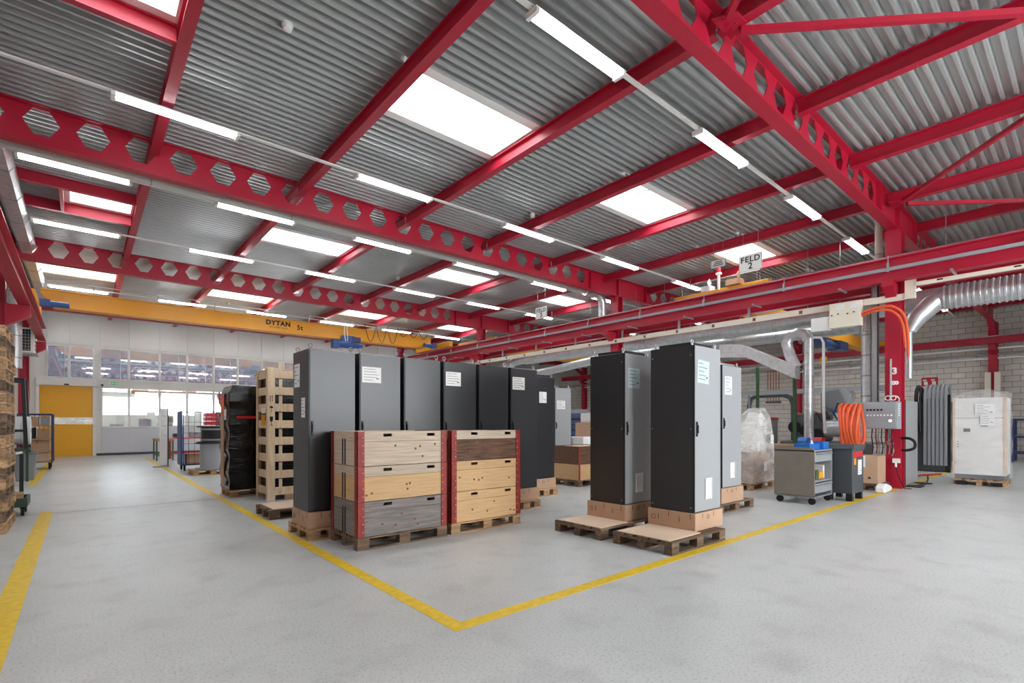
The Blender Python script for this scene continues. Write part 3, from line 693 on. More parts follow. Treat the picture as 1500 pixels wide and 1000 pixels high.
part('glass_mark', MB().prism([(-.03, 1.58), (.03, 1.58), (.025, 1.5), (.006, 1.48), (-.006, 1.48), (-.025, 1.5)], -.014, -.0125, 'y').box(-.004, .004, -.014, -.0125, 1.42, 1.48).box(-.025, .025, -.014, -.0125, 1.415, 1.425), INKB, t, (.055, 0, 0))
part('yellow_sticker', MB().box(-.014, -.0125, .14, .42, 1.42, 1.62), YEL, t)
part('white_sticker', MB().box(-.014, -.0125, .12, .4, 1.64, 1.74), PAPER, t)
pallet(2.2, 11.05, 0, 'wooden pallet under the black film-wrapped load', rz=0)
t = thing('wrapped_load', 'tall load wrapped in shiny black film with a red tape strip', 'load', (2.18, 11.03, .146))
bmx = MB(); nz = 14
for i in range(nz):
    f = i / (nz - 1); ins = .02 * math.sin(i * 2.1) + (.05 if i == nz - 1 else 0); bmx.v += [(ins, ins, 2.06 * f), (1.15 - ins, .0 + ins, 2.06 * f), (1.15 - ins, .86 - ins, 2.06 * f), (ins, .86 - ins, 2.06 * f)]
for i in range(nz - 1):
    for j in range(4): bmx.f.append((i * 4 + j, i * 4 + (j + 1) % 4, (i + 1) * 4 + (j + 1) % 4, (i + 1) * 4 + j))
bmx.f += [(3, 2, 1, 0), tuple((nz - 1) * 4 + j for j in range(4))]
part('film', bmx, BLKFILM, t, bevel=.012)
part('tape_strip', MB().box(.12, .5, -.03, -.022, 1.4, 1.45), REDM, t)
part('cardboard_edge', MB().box(-.035, -.024, .35, .6, .05, 1.9), CARD, t)
part('orange_label', MB().box(-.04, -.03, .3, .55, 1.45, 1.85), M('orange_paper', (228, 112, 52), .6), t)
part('pink_label', MB().box(-.04, -.03, .66, .8, 1.7, 1.95), M('pink_paper', (226, 70, 140), .6), t)
sheet(t, '-x', .18, 1.48, -.034, .16, .2)
pallet(2.14, 8.09, 0, 'empty-looking worn pallet with a cardboard sheet beside the yellow line', old=True)
board_sheet(2.2, 3.3, 8.13, 8.85, .146, 'flat cardboard sheet on the low pallet before the crate tower')
# ================================================================ pallet stack on the left
for k in range(19):
    r = random.Random(k)
    pallet(-.76 + r.uniform(-.012, .012), 9.33 + r.uniform(-.015, .015), k * .1442, 'wooden pallet in the tall stack by the left wall', rz=PI / 2, old=(k % 4 == 1 or k % 7 == 3), group='pallets in the tall stack')
# ================================================================ yellow bridge crane of the bay
t = thing('bridge_crane', 'yellow bridge crane lettered DYTAN 5t spanning the whole bay', 'crane', (0, 22.0, 0))
gir = MB().prism([(-1.0, 5.62), (-.7, 5.2), (12.9, 5.2), (13.3, 5.5), (13.3, 5.7), (-1.0, 5.7)], -.16, .16, 'y')
part('main_girder', gir, YEL, t)
part('top_flange', MB().box(-1.0, 13.3, -.24, .24, 5.7, 5.73), YEL, t)
part('bottom_flange', MB().box(-.7, 12.9, -.22, .22, 5.17, 5.2), YEL, t)
for x in (-1.16, 13.55):
    part('end_truck', MB().box(x - .11, x + .11, -1.6, 1.6, 5.16, 5.42), YEL, t, bevel=.02)
    for s in (-1.3, 1.3): part('wheel', MB().cyl((x - .06, s, 5.203), (x + .06, s, 5.203), .075, 16), STEEL, t, smooth=True)
part('travel_motor', MB().cyl((-.75, -.6, 5.2), (-.3, -.6, 5.2), .09, 16).box(-1.0, -.75, -.7, -.5, 5.1, 5.32), BLUEP, t, smooth=True)
part('travel_motor', MB().cyl((12.7, -.5, 5.28), (13.1, -.5, 5.28), .1, 16).box(13.1, 13.35, -.62, -.38, 5.16, 5.4), BLUEP, t, smooth=True)
link('lettering', text_mesh('DYTAN', .26, INKB, .012), t, (6.1, -.166, 5.53), rot=ROT_NY)
link('lettering', text_mesh('CH-6048 Horw', .1, INKB, .0), t, (6.1, -.166, 5.36), rot=ROT_NY)
link('lettering', text_mesh('5t', .26, INKB, .008), t, (6.95, -.166, 5.45), rot=ROT_NY)
part('festoon_rail', MB().box(-.9, 13.2, -.42, -.38, 5.95, 5.98), STEEL, t)
for k in range(8): part('rail_arm', lambda: MB().bar((0, -.2, 5.73), (0, -.41, 5.96), .03, .03), STEEL, t, (.3 + k * 1.75, 0, 0), key='rarm')
pts = []
for k in range(6):
    x0 = 9.7 + k * .55; dep = .75 if k < 3 else .35
    for i in range(9): f = i / 9; pts.append((x0 + .55 * f, -.41, 5.93 - dep * math.sin(PI * f)))
part('festoon_cable', MB().tube(pts, .014, 6), BLACK, t, smooth=True)
t = thing('chain_hoist', 'blue electric hoist hanging under the yellow crane with DYTAN lettering', 'hoist', (8.9, 21.75, 5.05))
part('drum', MB().cyl((-.35, 0, -.12), (.35, 0, -.12), .15, 18), BLUEP, t, smooth=True)
part('motor', MB().cyl((.35, 0, -.12), (.72, 0, -.12), .12, 16).box(-.62, -.35, -.16, .16, -.3, .06), BLUEP, t, smooth=True)
part('trolley_plate', MB().box(-.3, .3, -.26, -.22, -.02, .25), BLUEP, t); part('trolley_plate', MB().box(-.3, .3, .49, .53, -.02, .25), BLUEP, t)
for wx in (-.2, .2):
    for y0, y1 in ((-.22, .06), (.44, .49)): part('trolley_wheel', MB().cyl((wx, y0, .191), (wx, y1, .191), .04, 12), STEEL, t, smooth=True)
part('control_case', MB().box(.2, .55, -.3, -.1, .0, .22), BLUED, t)
part('cable_bundle', MB().tube([(-.2, -.3, .8), (-.2, -.31, .3), (-.14, -.3, .0)], .02, 6).tube([(-.1, -.3, .8), (-.06, -.31, .3), (-.06, -.3, .0)], .016, 6), PAPER, t)
# ================================================================ left wall side
t = thing('ventilation_duct', 'flat grey ribbed duct running through the girder openings along the left wall', 'duct', (-1.117, 0, 6.185))
sec = [(.18, .03), (.16, .07), (.11, .15), (-.11, .15), (-.16, .07), (-.18, .03), (-.18, -.03), (-.16, -.07), (-.11, -.15), (.11, -.15), (.16, -.07), (.18, -.03)]
part('duct_run', MB().prism([(a, b) for a, b in sec], 4.0, 25.5, 'y'), GALV, t, smooth=True)
for k in range(13): part('joint_collar', lambda: MB().prism([(a * 1.06, b * 1.06) for a, b in sec], -.03, .03, 'y'), STEEL, t, (0, 4.9 + k * 1.6, 0), key='jcol')
t = thing('vertical_duct', 'thick silver vertical duct between red columns at the left wall', 'duct', (-1.6, 22.3, 0))
part('pipe', MB().cyl((0, 0, 3.2), (0, 0, 6.0), .16, 18), GALV, t, smooth=True)
for k in range(4): part('clamp_band', lambda: MB().cyl((0, 0, 0), (0, 0, .05), .168, 18), STEEL, t, (0, 0, 3.5 + k * .7), key='cband', smooth=True)
part('wall_clamp', MB().box(-.39, 0, -.03, .03, 4.0, 4.05).box(-.39, 0, -.03, .03, 5.2, 5.25), STEEL, t)
t = thing('air_conditioner', 'white air conditioner unit with dark grille on a bracket at the red column', 'air conditioner', (-1.5, 24.6, 3.95))
part('casing', MB().box(-.2, .22, 0, .8, 0, .88), WHITE, t, bevel=.015)
gr = part('grille', MB().box(-.16, .12, -.012, 0, .06, .82), BLACK, t)
for k in range(7): part('grille_bar', lambda: MB().box(-.16, .12, -.02, -.012, 0, .012), STEEL, gr, (0, 0, .1 + k * .105), key='gbar')
for k in range(3): part('grille_bar', lambda: MB().box(0, .01, -.02, -.012, .06, .82), STEEL, gr, (-.1 + k * .08, 0, 0), key='gbar2')
for k in range(5): part('side_louvre', lambda: MB().box(.22, .226, .1, .7, 0, .07), DGREY, t, (0, 0, .12 + k * .14), key='slou')
part('wall_bracket', MB().box(-.48, .3, .05, .1, -.06, 0).box(-.48, .3, .7, .75, -.06, 0).tube([(.3, .07, -.03), (.3, .72, -.03)], .02, 6), STEEL, t)
part('hose', MB().tube([(-.22, .1, .6), (-.36, .1, .5), (-.38, .1, .2), (-.22, .1, .05)], .025, 8), BLACK, t, smooth=True)
# bubble-wrap stand
t = thing('packing_stand', 'dark green packing bench with black upright frames beside the pallet stack', 'stand', (-1.2, 17.4, 0))
part('bench_top', MB().box(-.6, .22, 0, .9, .76, .82), DKGREEN, t, bevel=.006)
for lx in (-.55, .16):
    for ly in (.05, .82): part('leg', lambda: MB().box(-.025, .025, -.025, .025, 0, .76), DKGREEN, t, (lx, ly, 0), key='pkleg')
for ly in (.04, .86):
    part('upright', lambda: MB().prism([(.1, .82), (.18, .82), (.12, 2.55), (.05, 2.55)], -.03, .03, 'y').box(-.5, .12, -.03, .03, 2.5, 2.58), BLACK, t, (0, ly, 0), key='pkup')
    part('axle_arm', lambda: MB().box(-.5, .14, -.02, .02, 1.24, 1.3), BLACK, t, (0, ly, 0), key='pkax')
t = thing('film_roll', 'big white roll of bubble wrap hanging in the black frames', 'roll', (-1.3, 17.85, 1.27))
part('roll', MB().cyl((-.3, 0, 0), (.3, 0, 0), .36, 30), M('foam_white', (226, 228, 230), .6, var=.03, vscale=20, bump=.15, bscale=40), t, smooth=True, bevel=0)
part('core', MB().cyl((.3, 0, 0), (.31, 0, 0), .06, 14), CARD, t, smooth=True)
t = thing('waste_bin', 'grey plastic bin under the dark green packing bench', 'bin', (-1.1, 17.9, 0))
part('tub', MB().prism([(-.16, 0), (.16, 0), (.21, .68), (-.21, .68)], -.2, .2, 'y'), GREYP, t, bevel=.01)
part('rim', MB().holes(-.23, .23, -.22, .22, [(-.2, .2, -.19, .19)], .03, 'z', .68), GREYP, t)
t = thing('platform_trolley', 'small green platform trolley with dark handle posts beside the pallet stack', 'trolley', (-.95, 10.95, 0))
part('platform', MB().box(-.3, .3, 0, .62, .14, .2), DKGREEN, t, bevel=.006)
part('edge_rim', MB().holes(-.3, .3, 0, .62, [(-.27, .27, .03, .59)], .08, 'z', .2), DKGREEN, t)
for cx in (-.24, .24):
    for cy in (.08, .54): part('caster', lambda: MB().cyl((-.02, 0, .055), (.02, 0, .055), .055, 14).box(-.03, .03, -.03, .03, .11, .14), RUBBER, t, (cx, cy, 0), key='tcast')
    part('handle_post', MB().box(-.025, .025, -.02, .02, .2, .95), BLACK, t, (.02 if cx < 0 else .2, .1 if cx < 0 else .5, 0))
part('handle_bar', MB().bar((.02, .1, .95), (.2, .5, .98), .03), PAPER, t)
for k in range(3):
    o = part('wood_offcut', MB().box(0, .12, 0, .3, 0, .14), PLWOOD, None, (-1.12 + k * .14, 11.08 + .02 * k, .201)); tag(o, 'short wood offcut lying on the small green trolley', 'wood', 'offcuts on the green trolley')
# blue shelf trolley in front of the door
t = thing('shelf_trolley', 'dark blue tubular shelf trolley in front of the yellow door', 'trolley', (-1.5, 21.6, 0))
for px_ in (0, .78):
    for py in (0, 1.1): part('post', lambda: MB().cyl((0, 0, .2), (0, 0, 1.74), .02, 8), BLUED, t, (px_, py, 0), key='stp', smooth=True)
for zz in (.22, .55, .95, 1.35): part('shelf', lambda: MB().box(0, .78, 0, 1.1, 0, .025), PLWOOD, t, (0, 0, zz), key='stsh')
for py in (0, 1.1): part('top_rail', lambda: MB().cyl((0, 0, 1.74), (.78, 0, 1.74), .02, 8), BLUED, t, (0, py, 0), key='sttr', smooth=True)
part('side_rail', MB().tube([(.78, 0, 1.74), (.78, 1.1, 1.74)], .02, 8), BLUED, t)
for k in range(5): part('mesh_bar', lambda: MB().cyl((.78, 0, .3), (.78, 0, 1.72), .008, 6), BLUED, t, (0, .18 + k * .19, 0), key='stmb')
for k in range(6): part('mesh_bar', lambda: MB().cyl((0, 1.1, .3), (0, 1.1, 1.72), .008, 6), BLUED, t, (.1 + k * .11, 0, 0), key='stmb2')
for px_ in (.06, .72):
    for py in (.1, 1.0): part('caster', lambda: MB().cyl((-.025, 0, .09), (.025, 0, .09), .09, 16).box(-.03, .03, -.04, .04, .12, .21), RUBBER, t, (px_, py, 0), key='stc')
for i, (x, z, w, h, m_, n) in enumerate(((-1.38, .58, .6, .34, CARD, 'brown carton on the lowest shelf of the blue trolley'), (-1.4, .98, .28, .34, BLACK, 'black box on the middle shelf of the blue trolley'), (-1.08, .98, .3, .3, CARD, 'brown carton beside the black box on the blue trolley'), (-1.35, 1.38, .3, .28, CARD, 'brown carton on the top shelf of the blue trolley'), (-1.0, 1.38, .22, .3, GREYP, 'grey carton on the top shelf of the blue trolley'), (-1.4, .25, .6, .26, CARDP, 'pale flat carton on the base of the blue trolley'))):
    o = thing('carton_box', n, 'carton', (x, 21.75, z)); part('box', MB().box(0, w, 0, .6, 0, h), m_, o, bevel=.006); part('tape', MB().box(w / 2 - .02, w / 2 + .02, -.002, .6, h, h + .002).box(w / 2 - .02, w / 2 + .02, -.003, -.0005, h * .7, h), PLWOOD, o)
# exit sign
t = thing('exit_sign', 'green emergency exit sign above the office windows', 'sign', (1.1, 29.42, 3.28))
part('box', MB().box(-.16, .16, -.03, .03, -.07, .07), PAPER, t, bevel=.005); part('panel', MB().box(-.1, .15, -.034, -.03, -.06, .06), GREENL, t)
part('arrow', MB().prism([(-.08, 0), (-.02, .04), (-.02, .015), (.04, .015), (.04, -.015), (-.02, -.015), (-.02, -.04)], -.037, -.0345, 'y').box(.07, .13, -.037, -.0345, -.045, .045), PAPER, t)
t = thing('wall_camera', 'small black device on the wall beside the office windows', 'camera', (.7, 29.38, 3.15)); part('body', MB().prism([(-.06, .07), (.06, .07), (0, -.06)], -.04, .08, 'y'), BLACK, t)
# ================================================================ things near the end wall
t = thing('notice_board', 'narrow grey standing notice board with papers beside the yellow line', 'board', (2.08, 20.1, 0))
part('panel', MB().box(-.12, .1, .2, .24, .06, 1.95), WHITE, t, bevel=.004); part('edge', MB().box(.1, .125, .19, .25, .03, 1.98), BLACK, t)
part('foot', MB().box(-.3, .16, .1, .14, 0, .03).box(-.3, .16, .3, .34, 0, .03).box(-.05, .05, .1, .34, .03, .07), STEEL, t)
for k in range(3): sheet(t, '-y', -.01, 1.75 - .32 * k, .199, .17, .26)
def table(x, y, w, d, h, mt, ml, label, th=.05):
    t = thing('work_table', label, 'table', (x, y, 0)); part('table_top', MB().box(0, w, 0, d, h - th, h), mt, t, bevel=.005)
    for lx in (.04, w - .04):
        for ly in (.04, d - .04): part('leg', MB().box(-.025, .025, -.025, .025, 0, h - th), ml, t, (lx, ly, 0))
    for ly in (.04, d - .04): part('stretcher', MB().box(.04, w - .04, ly - .015, ly + .015, .18, .22), ml, t)
    return t
table(2.16, 23.7, .6, 1.1, .86, PLWOOD, GREEN, 'narrow table with green legs behind the notice board', .1)
table(2.75, 25.0, 1.6, .8, .86, REDM, REDM, 'red work table behind the blue roll cage')
for i, (x, z, w, h, n) in enumerate(((2.9, .87, .3, .16, 'dark tool tray on the red table'), (3.5, .87, .4, .22, 'grey case on the red table'))):
    o = thing('tool_case', n, 'case', (x, 25.2, z)); part('body', MB().box(0, w, 0, .3, 0, h), (BLACK, GREYP)[i], o, bevel=.02); part('grip', MB().tube([(w * .3, -.01, h * .6), (w * .5, -.05, h * .7), (w * .7, -.01, h * .6)], .012, 6), RUBBER, o)
t = thing('roll_cage', 'blue roll cage with wire mesh behind the cable drum', 'roll cage', (2.3, 18.1, 0))
part('side_panel', MB().box(-.02, .02, 0, .8, .18, 1.82), BLUEP, t, bevel=.006)
part('side_panel', MB().box(1.03, 1.07, 0, .8, .18, 1.82), BLUEP, t, bevel=.006)
part('base', MB().box(0, 1.05, 0, .8, .17, .21), DGREY, t)
part('mesh_frame', MB().tube([(.04, 0, .2), (.04, 0, 1.72), (.1, 0, 1.8), (.95, 0, 1.8), (1.02, 0, 1.72), (1.02, 0, .2)], .014, 6), BLACK, t)
for k in range(6): part('mesh_wire', lambda: MB().cyl((0, 0, .2), (0, 0, 1.8), .006, 6), BLACK, t, (.18 + k * .15, 0, 0), key='rcw')
for k in range(4): part('mesh_wire', lambda: MB().cyl((.04, 0, 0), (1.02, 0, 0), .006, 6), BLACK, t, (0, 0, .5 + k * .33), key='rcw2')
for cx in (.08, .96):
    for cy in (.08, .72): part('caster', lambda: MB().cyl((-.02, 0, .08), (.02, 0, .08), .08, 14).box(-.03, .03, -.03, .03, .12, .17), RUBBER, t, (cx, cy, 0), key='rcc')
o = thing('plastic_crate', 'red plastic crates stacked inside the blue roll cage', 'crate', (2.95, 18.2, 1.4))
for k in range(3): part('tub', MB().holes(0, .34, 0, .5, [(.02, .32, .02, .48)], .12, 'z', k * .13), REDM, o)
o = part('cage_shelf', MB().box(2.33, 3.32, 18.15, 18.85, 1.36, 1.385), STEEL); tag(o, 'steel shelf inside the blue roll cage under red crates', 'shelf')
o = thing('carton_box', 'open brown carton on the base of the blue roll cage', 'carton', (2.45, 18.2, .215)); part('box', MB().box(0, .75, 0, .55, 0, .3), CARD, o, bevel=.006); part('flap', MB().box(0, .75, -.06, 0, .3, .305), CARD, o)
pallet(2.33, 16.3, 0, 'wooden pallet under the stacked cable drums', 1.0, .8)
t = thing('cable_drum', 'large grey cable drum standing on a pallet below a black reel', 'drum', (2.9, 16.72, .146))
part('flange', MB().cyl((0, 0, 0), (0, 0, .03), .46, 28), GREYP, t, smooth=True); part('winding', MB().cyl((0, 0, .03), (0, 0, .72), .34, 28), M('grey_cable', (170, 174, 178), .4, .3, var=.1, vscale=4, stretch=(1, 1, 30), bump=.2, bscale=4, bstretch=(.5, .5, 30)), t, smooth=True)
part('flange', MB().cyl((0, 0, .72), (0, 0, .75), .46, 28), DGREY, t, smooth=True)
t = thing('cable_reel', 'black cable reel lying on top of the large grey drum', 'drum', (2.92, 16.72, .9))
part('flange', MB().cyl((0, 0, 0), (0, 0, .03), .44, 28), BLACK, t, smooth=True); part('winding', MB().cyl((0, 0, .03), (0, 0, .44), .33, 28), M('black_cable', (24, 25, 28), .35, bump=.2, bscale=4, bstretch=(.5, .5, 40)), t, smooth=True); part('flange', MB().cyl((0, 0, .44), (0, 0, .47), .44, 28), BLACK, t, smooth=True)
for zz in (.06, .36): part('band', MB().cyl((0, 0, zz), (0, 0, zz + .05), .334, 28), STEEL, t, smooth=True)
# office contents behind the glass
for i, (x, y, w, h) in enumerate(((1.0, 30.4, .5, .5), (1.55, 30.3, .5, .35), (2.1, 30.4, .5, .75), (2.9, 30.6, .6, .55), (3.6, 30.5, .9, .4), (4.8, 30.5, .5, .6), (5.5, 30.6, .8, .45))):
    o = thing('office_box', 'white storage box on the table behind the office glass', 'box', (x, y, .9), group='boxes behind the office glass'); part('box', MB().box(0, w, 0, .45, 0, h), M('lilac_box', (196, 190, 204), .6), o, bevel=.006); part('lid', MB().box(-.01, w + .01, -.01, .46, h, h + .05), WHITE, o)
table(.8, 30.2, 6.2, .8, .9, WHITE, GREYP, 'long white table behind the office glass')
o = thing('carton_box', 'brown carton on a stack behind the office glass', 'carton', (2.95, 30.6, 1.51)); part('box', MB().box(0, .7, 0, .4, 0, .26), CARD, o); part('flap', MB().box(0, .7, -.12, 0, .25, .26), CARD, o)
for i, x in enumerate((4.15, 7.4)):
    o = thing('timber_post', 'orange timber post with knee braces behind the office glass', 'post', (x, 33.0, 0), group='timber posts in the office'); WD = M('office_timber', (206, 140, 96), .6)
    part('post', MB().box(-.07, .07, -.07, .07, 0, 3.0), WD, o); part('beam', MB().box(-2.2, 1.6, -.07, .07, 3.0, 3.2), WD, o); part('knee', MB().bar((0, 0, 2.3), (-.6, 0, 3.0), .09), WD, o)
for i in range(5):
    o = thing('office_lamp', 'lit ceiling lamp strip in the office behind the glass', 'lamp', (1.2 + 2.1 * i, 31.6, 3.2), group='office lamp strips'); part('housing', MB().box(-.75, .75, -.06, .06, -.05, .01), LAMPW, o); part('tube', MB().box(-.72, .72, -.04, .04, -.07, -.05), TUBE, o)
# ================================================================ long pipe beside the girder, ducts at the columns
t = thing('long_pipe', 'long pale grey pipe running beside the castellated girder under the deck', 'pipe', (0, 11.4, 5.94))
part('pipe', MB().cyl((-1.8, 0, 0), (13.0, 0, 0), .085, 18), M('pale_pipe', (206, 207, 202), .45), t, smooth=True)
part('elbow', MB().tube([(13.0, 0, 0), (13.35, -.02, -.01), (13.6, -.08, -.04), (13.78, -.1, -.25), (13.8, -.1, -.6), (13.8, -.1, -1.0)], .14, 18), GALV, t, smooth=True)
for k in range(6): part('pipe_clip', lambda: MB().ring((0, 0, 0), .09, .01, 'x', 16, 5).cyl((0, 0, .09), (0, 0, .228), .006, 5), STEEL, t, (.97 + k * 2.465 - .0, 0, 0), key='pclip')
t = thing('duct_end_disc', 'round white duct end cover on the column behind the cabinets', 'duct', (13.82, 11.25, 4.72)); part('cover', MB().cyl((-.03, 0, 0), (.1, 0, 0), .2, 24), WHITE, t, smooth=True); part('collar', MB().ring((-.03, 0, 0), .2, .012, 'x', 24, 5), STEEL, t, smooth=True)
# main spiral duct
t = thing('main_duct', 'large silver spiral duct behind the column at crane height', 'duct', (14.9, 0, 4.3))
pts, rr = [], []
y = YF + .2
while y < 2.35: pts += [(0, y, 0), (0, y + .03, 0), (0, y + .04, 0), (0, y + .09, 0)]; rr += [.278, .278, .258, .258]; y += .1
part('ribbed_run', MB().tube(pts, rr, 24), GALV, t, smooth=True)
part('smooth_run', MB().cyl((0, 2.35, 0), (0, 16.5, 0), .255, 24), GALV, t, smooth=True)
for k in range(10): part('seam', lambda: MB().ring((0, 0, 0), .257, .008, 'y', 24, 4), STEEL, t, (0, 3.2 + k * 1.4, 0), key='seam')
part('bend', MB().tube([(0, 16.5, 0), (0, 17.2, -.05), (-.1, 17.9, -.3), (-.2, 18.4, -.6)], .2, 20), GALV, t, smooth=True)
part('branch', MB().tube([(-.05, 2.5, -.05), (-.22, 2.8, -.42), (-.25, 2.92, -.7)], [.24, .2, .13], 18), GALV, t, smooth=True)
part('drop_pipe', MB().cyl((-.25, 2.92, -.6), (-.25, 2.92, -1.8), .07, 16), GALV, t, smooth=True)
for k in range(8): part('hanger', lambda: MB().cyl((0, 0, .25), (0, 0, 1.86), .008, 5), STEEL, t, (.0, 0.2 + k * 2.1, 0), key='dhang')
t = thing('lower_duct', 'smaller silver pipe running below the cream trunking behind the cabinets', 'duct', (15.6, 0, 3.9))
part('run', MB().tube([(0, 4.2, .1), (0, 8, .1), (0, 13, .1), (.1, 15.5, -.1), (.1, 20, -.4), (.1, 25, -.4)], .17, 18), GALV, t, smooth=True)
for k in range(7): part('seam', lambda: MB().ring((0, 0, .1), .172, .008, 'y', 20, 4), STEEL, t, (0, 5.0 + k * 1.2, 0), key='seam2')
for yy in (5.4, 10.0, 12.9): part('hanger', MB().cyl((0, yy, .26), (0, yy, 2.53), .008, 5), STEEL, t)
# cream trunking
t = thing('cable_trunking', 'long cream cable trunking with brown outlets along the column line', 'trunking', (13.72, 0, 0))
part('channel', MB().box(-.03, .03, 2.7, 26.0, 4.16, 4.3), CREAM, t)
part('riser', MB().box(-.06, .06, 2.62, 2.8, 4.16, 4.98), CREAM, t)
part('upper_channel', MB().box(-.1, -.02, YF, 2.6, 4.41, 4.49), CREAM, t)
for k in range(16): part('outlet', lambda: MB().box(-.036, -.03, -.04, .04, 4.19, 4.27), BROWN, t, (0, 4.9 + k * 1.15, 0), key='outl')
for k in range(6): part('slot', lambda: MB().box(-.103, -.1, -.05, .05, 4.445, 4.475), BLACK, t, (0, 2.2 - k * 1.15, 0), key='tslot')
for k in range(9): part('hanger', lambda: MB().box(-.02, .02, -.03, .03, 4.3, 4.7), STEEL, t, (0, 6.2 + k * 2.1, 0), key='trhang')
t = thing('distribution_box', 'cream metal distribution boxes with small switches on the trunking', 'box', (13.6, 3.57, 3.7))
part('main_box', MB().box(-.08, .06, 0, .65, 0, .58), CREAM, t, bevel=.008); part('side_box', MB().box(-.05, .08, .65, 1.05, -.02, .3), WHITE, t, bevel=.006)
for k in range(4): part('switch', lambda: MB().cyl((-.1, 0, 0), (-.08, 0, 0), .016, 8), BLACK, t, (0, .14 + k * .13 + (.06 if k > 1 else 0), .32 - .02 * (k % 2)), key='dbsw')
for yy in (.12, .42): sheet(t, '-x', yy, .48, -.082, .16, .1, None, 3)
tag(part('orange_cable', MB().tube(smooth_pts([(13.55, 3.565, 3.97), (13.5, 3.3, 4.03), (13.52, 3.0, 4.02), (13.62, 2.8, 3.8), (13.66, 2.74, 3.3), (13.68, 2.74, 2.9)]), .03, 8).tube(smooth_pts([(13.55, 3.565, 3.91), (13.48, 3.3, 3.96), (13.5, 3.02, 3.93), (13.6, 2.84, 3.68), (13.64, 2.78, 3.1)]), .026, 8), ORANGE, smooth=True), 'orange cables arching from the cream boxes over the red column', 'cable')
# column fittings
t = thing('cable_riser', 'grey perforated cable riser beside the control box column', 'riser', (13.95, 3.4, 0))
part('bracket', MB().box(-.04, .1, -.21, -.06, 2.2, 2.24).box(-.04, .1, -.21, -.06, 4.2, 4.24), STEEL, t)
part('tray', MB().box(-.06, -.04, -.06, .08, 1.95, 5.0).box(-.06, .04, -.06, -.045, 1.95, 5.0).box(-.06, .04, .065, .08, 1.95, 5.0), STEEL, t)
for k in range(5): part('cable', lambda: MB().cyl((-.025, 0, 1.9), (-.025, 0, 4.9), .01, 6), (BLACK, GREYP)[k % 2], t, (0, -.03 + k * .022, 0), key=('rcab', k % 2))
t = thing('vertical_air_duct', 'wide silver vertical duct behind the control box column', 'duct', (14.75, 3.72, 0))
part('shaft', MB().cyl((0, 0, 1.9), (0, 0, 3.7), .17, 20), GALV, t, smooth=True); part('elbow', MB().tube([(0, 0, 3.7), (.02, 0, 3.95), (.1, .02, 4.15)], .17, 20), GALV, t, smooth=True)
for k in range(4): part('clamp_band', lambda: MB().cyl((0, 0, 0), (0, 0, .04), .178, 20), STEEL, t, (0, 0, 2.1 + k * .5), key='vband', smooth=True)
t = thing('downpipe', 'cream round downpipe beside the column head under the girder', 'pipe', (14.2, 3.4, 0)); part('pipe', MB().cyl((0, 0, 4.7), (0, 0, 6.43), .075, 16), CREAM, t, smooth=True); part('clip', MB().ring((0, 0, 5.4), .08, .01, 'z', 16, 5), STEEL, t)
t = thing('control_box', 'grey control box with rows of small buttons mounted on the red column', 'control box', (13.58, 2.88, 1.33))
part('case', MB().box(-.16, .2, 0, .64, 0, .6), GREYP, t, bevel=.008); part('cover', MB().box(-.175, -.16, .02, .62, .02, .58), GREYP, t, bevel=.006)
for k in range(8): part('button', lambda: MB().cyl((-.19, 0, 0), (-.175, 0, 0), .021, 8), WHITE, t, (0, .1 + k * .062, .3), key='btn')
for k in range(5): part('switch', lambda: MB().box(-.185, -.175, -.018, .018, -.02, .02), BLACK, t, (0, .28 + k * .065, .42), key='swt')
part('indicator', MB().cyl((-.19, .12, .18), (-.175, .12, .18), .026, 12), M('indicator_lit', (255, 230, 200), .4, emit=((255, 220, 180), 1.5)), t)
part('side_label', MB().box(-.06, .06, -.003, -.0005, .28, .56), PAPER, t)
for k in range(5): part('side_print', lambda: MB().box(-.03, .03, -.005, -.003, 0, .02), INKB, t, (0, 0, .31 + k * .05), key='sprint')
part('bracket', MB().box(.2, .27, .05, .12, .1, .5).box(.2, .27, .3, .37, .1, .5), STEEL, t)
for k in range(7): part('cable', lambda: MB().tube([(0, 0, 0), (.0, .01, -.2), (.04, -.01, -.4), (.02, .0, -.56)], .011, 6), (BLACK, STEEL, RUST)[k % 3], t, (-.06 + .03 * (k % 3), .12 + k * .06, 0), key=('cbc', k % 3), smooth=True)
t = thing('valve_group', 'chrome valves and pipes on the red column below the control box', 'valves', (13.804, 3.08, .0))
part('pipe', MB().tube([(0, 0, 2.9), (0, 0, 1.1), (0, .1, 1.0), (0, .1, .75)], .022, 8), STEEL, t, smooth=True); part('cross_pipe', MB().cyl((0, -.05, 1.0), (0, .45, 1.0), .025, 10).cyl((0, .25, 1.0), (0, .25, 1.2), .02, 8), STEEL, t, smooth=True)
for yy in (.02, .2, .38): part('valve', lambda: MB().cyl((-.06, 0, 0), (.03, 0, 0), .035, 10).box(-.09, -.06, -.05, .05, -.012, .012), STEEL, t, (0, yy, 1.0), key='valve')
part('hook_pipe', MB().tube([(-.02, -.02, .98), (-.04, -.06, .85), (-.03, -.03, .74)], .016, 8), STEEL, t, smooth=True)
for s_ in (0, .1): part('ring', MB().ring((-.02, s_ - .05, 2.02), .05, .01, 'x', 14, 6), PAPER, t, smooth=True)
tag(part('black_hose', MB().tube(smooth_pts([(13.88, 2.92, 1.12), (13.84, 2.76, 1.12), (13.82, 2.66, 1.05), (13.82, 2.66, .92), (13.86, 2.78, .86), (13.88, 2.9, .86)]), .03, 8), BLACK, smooth=True), 'short black hose bend beside the red column', 'hose')
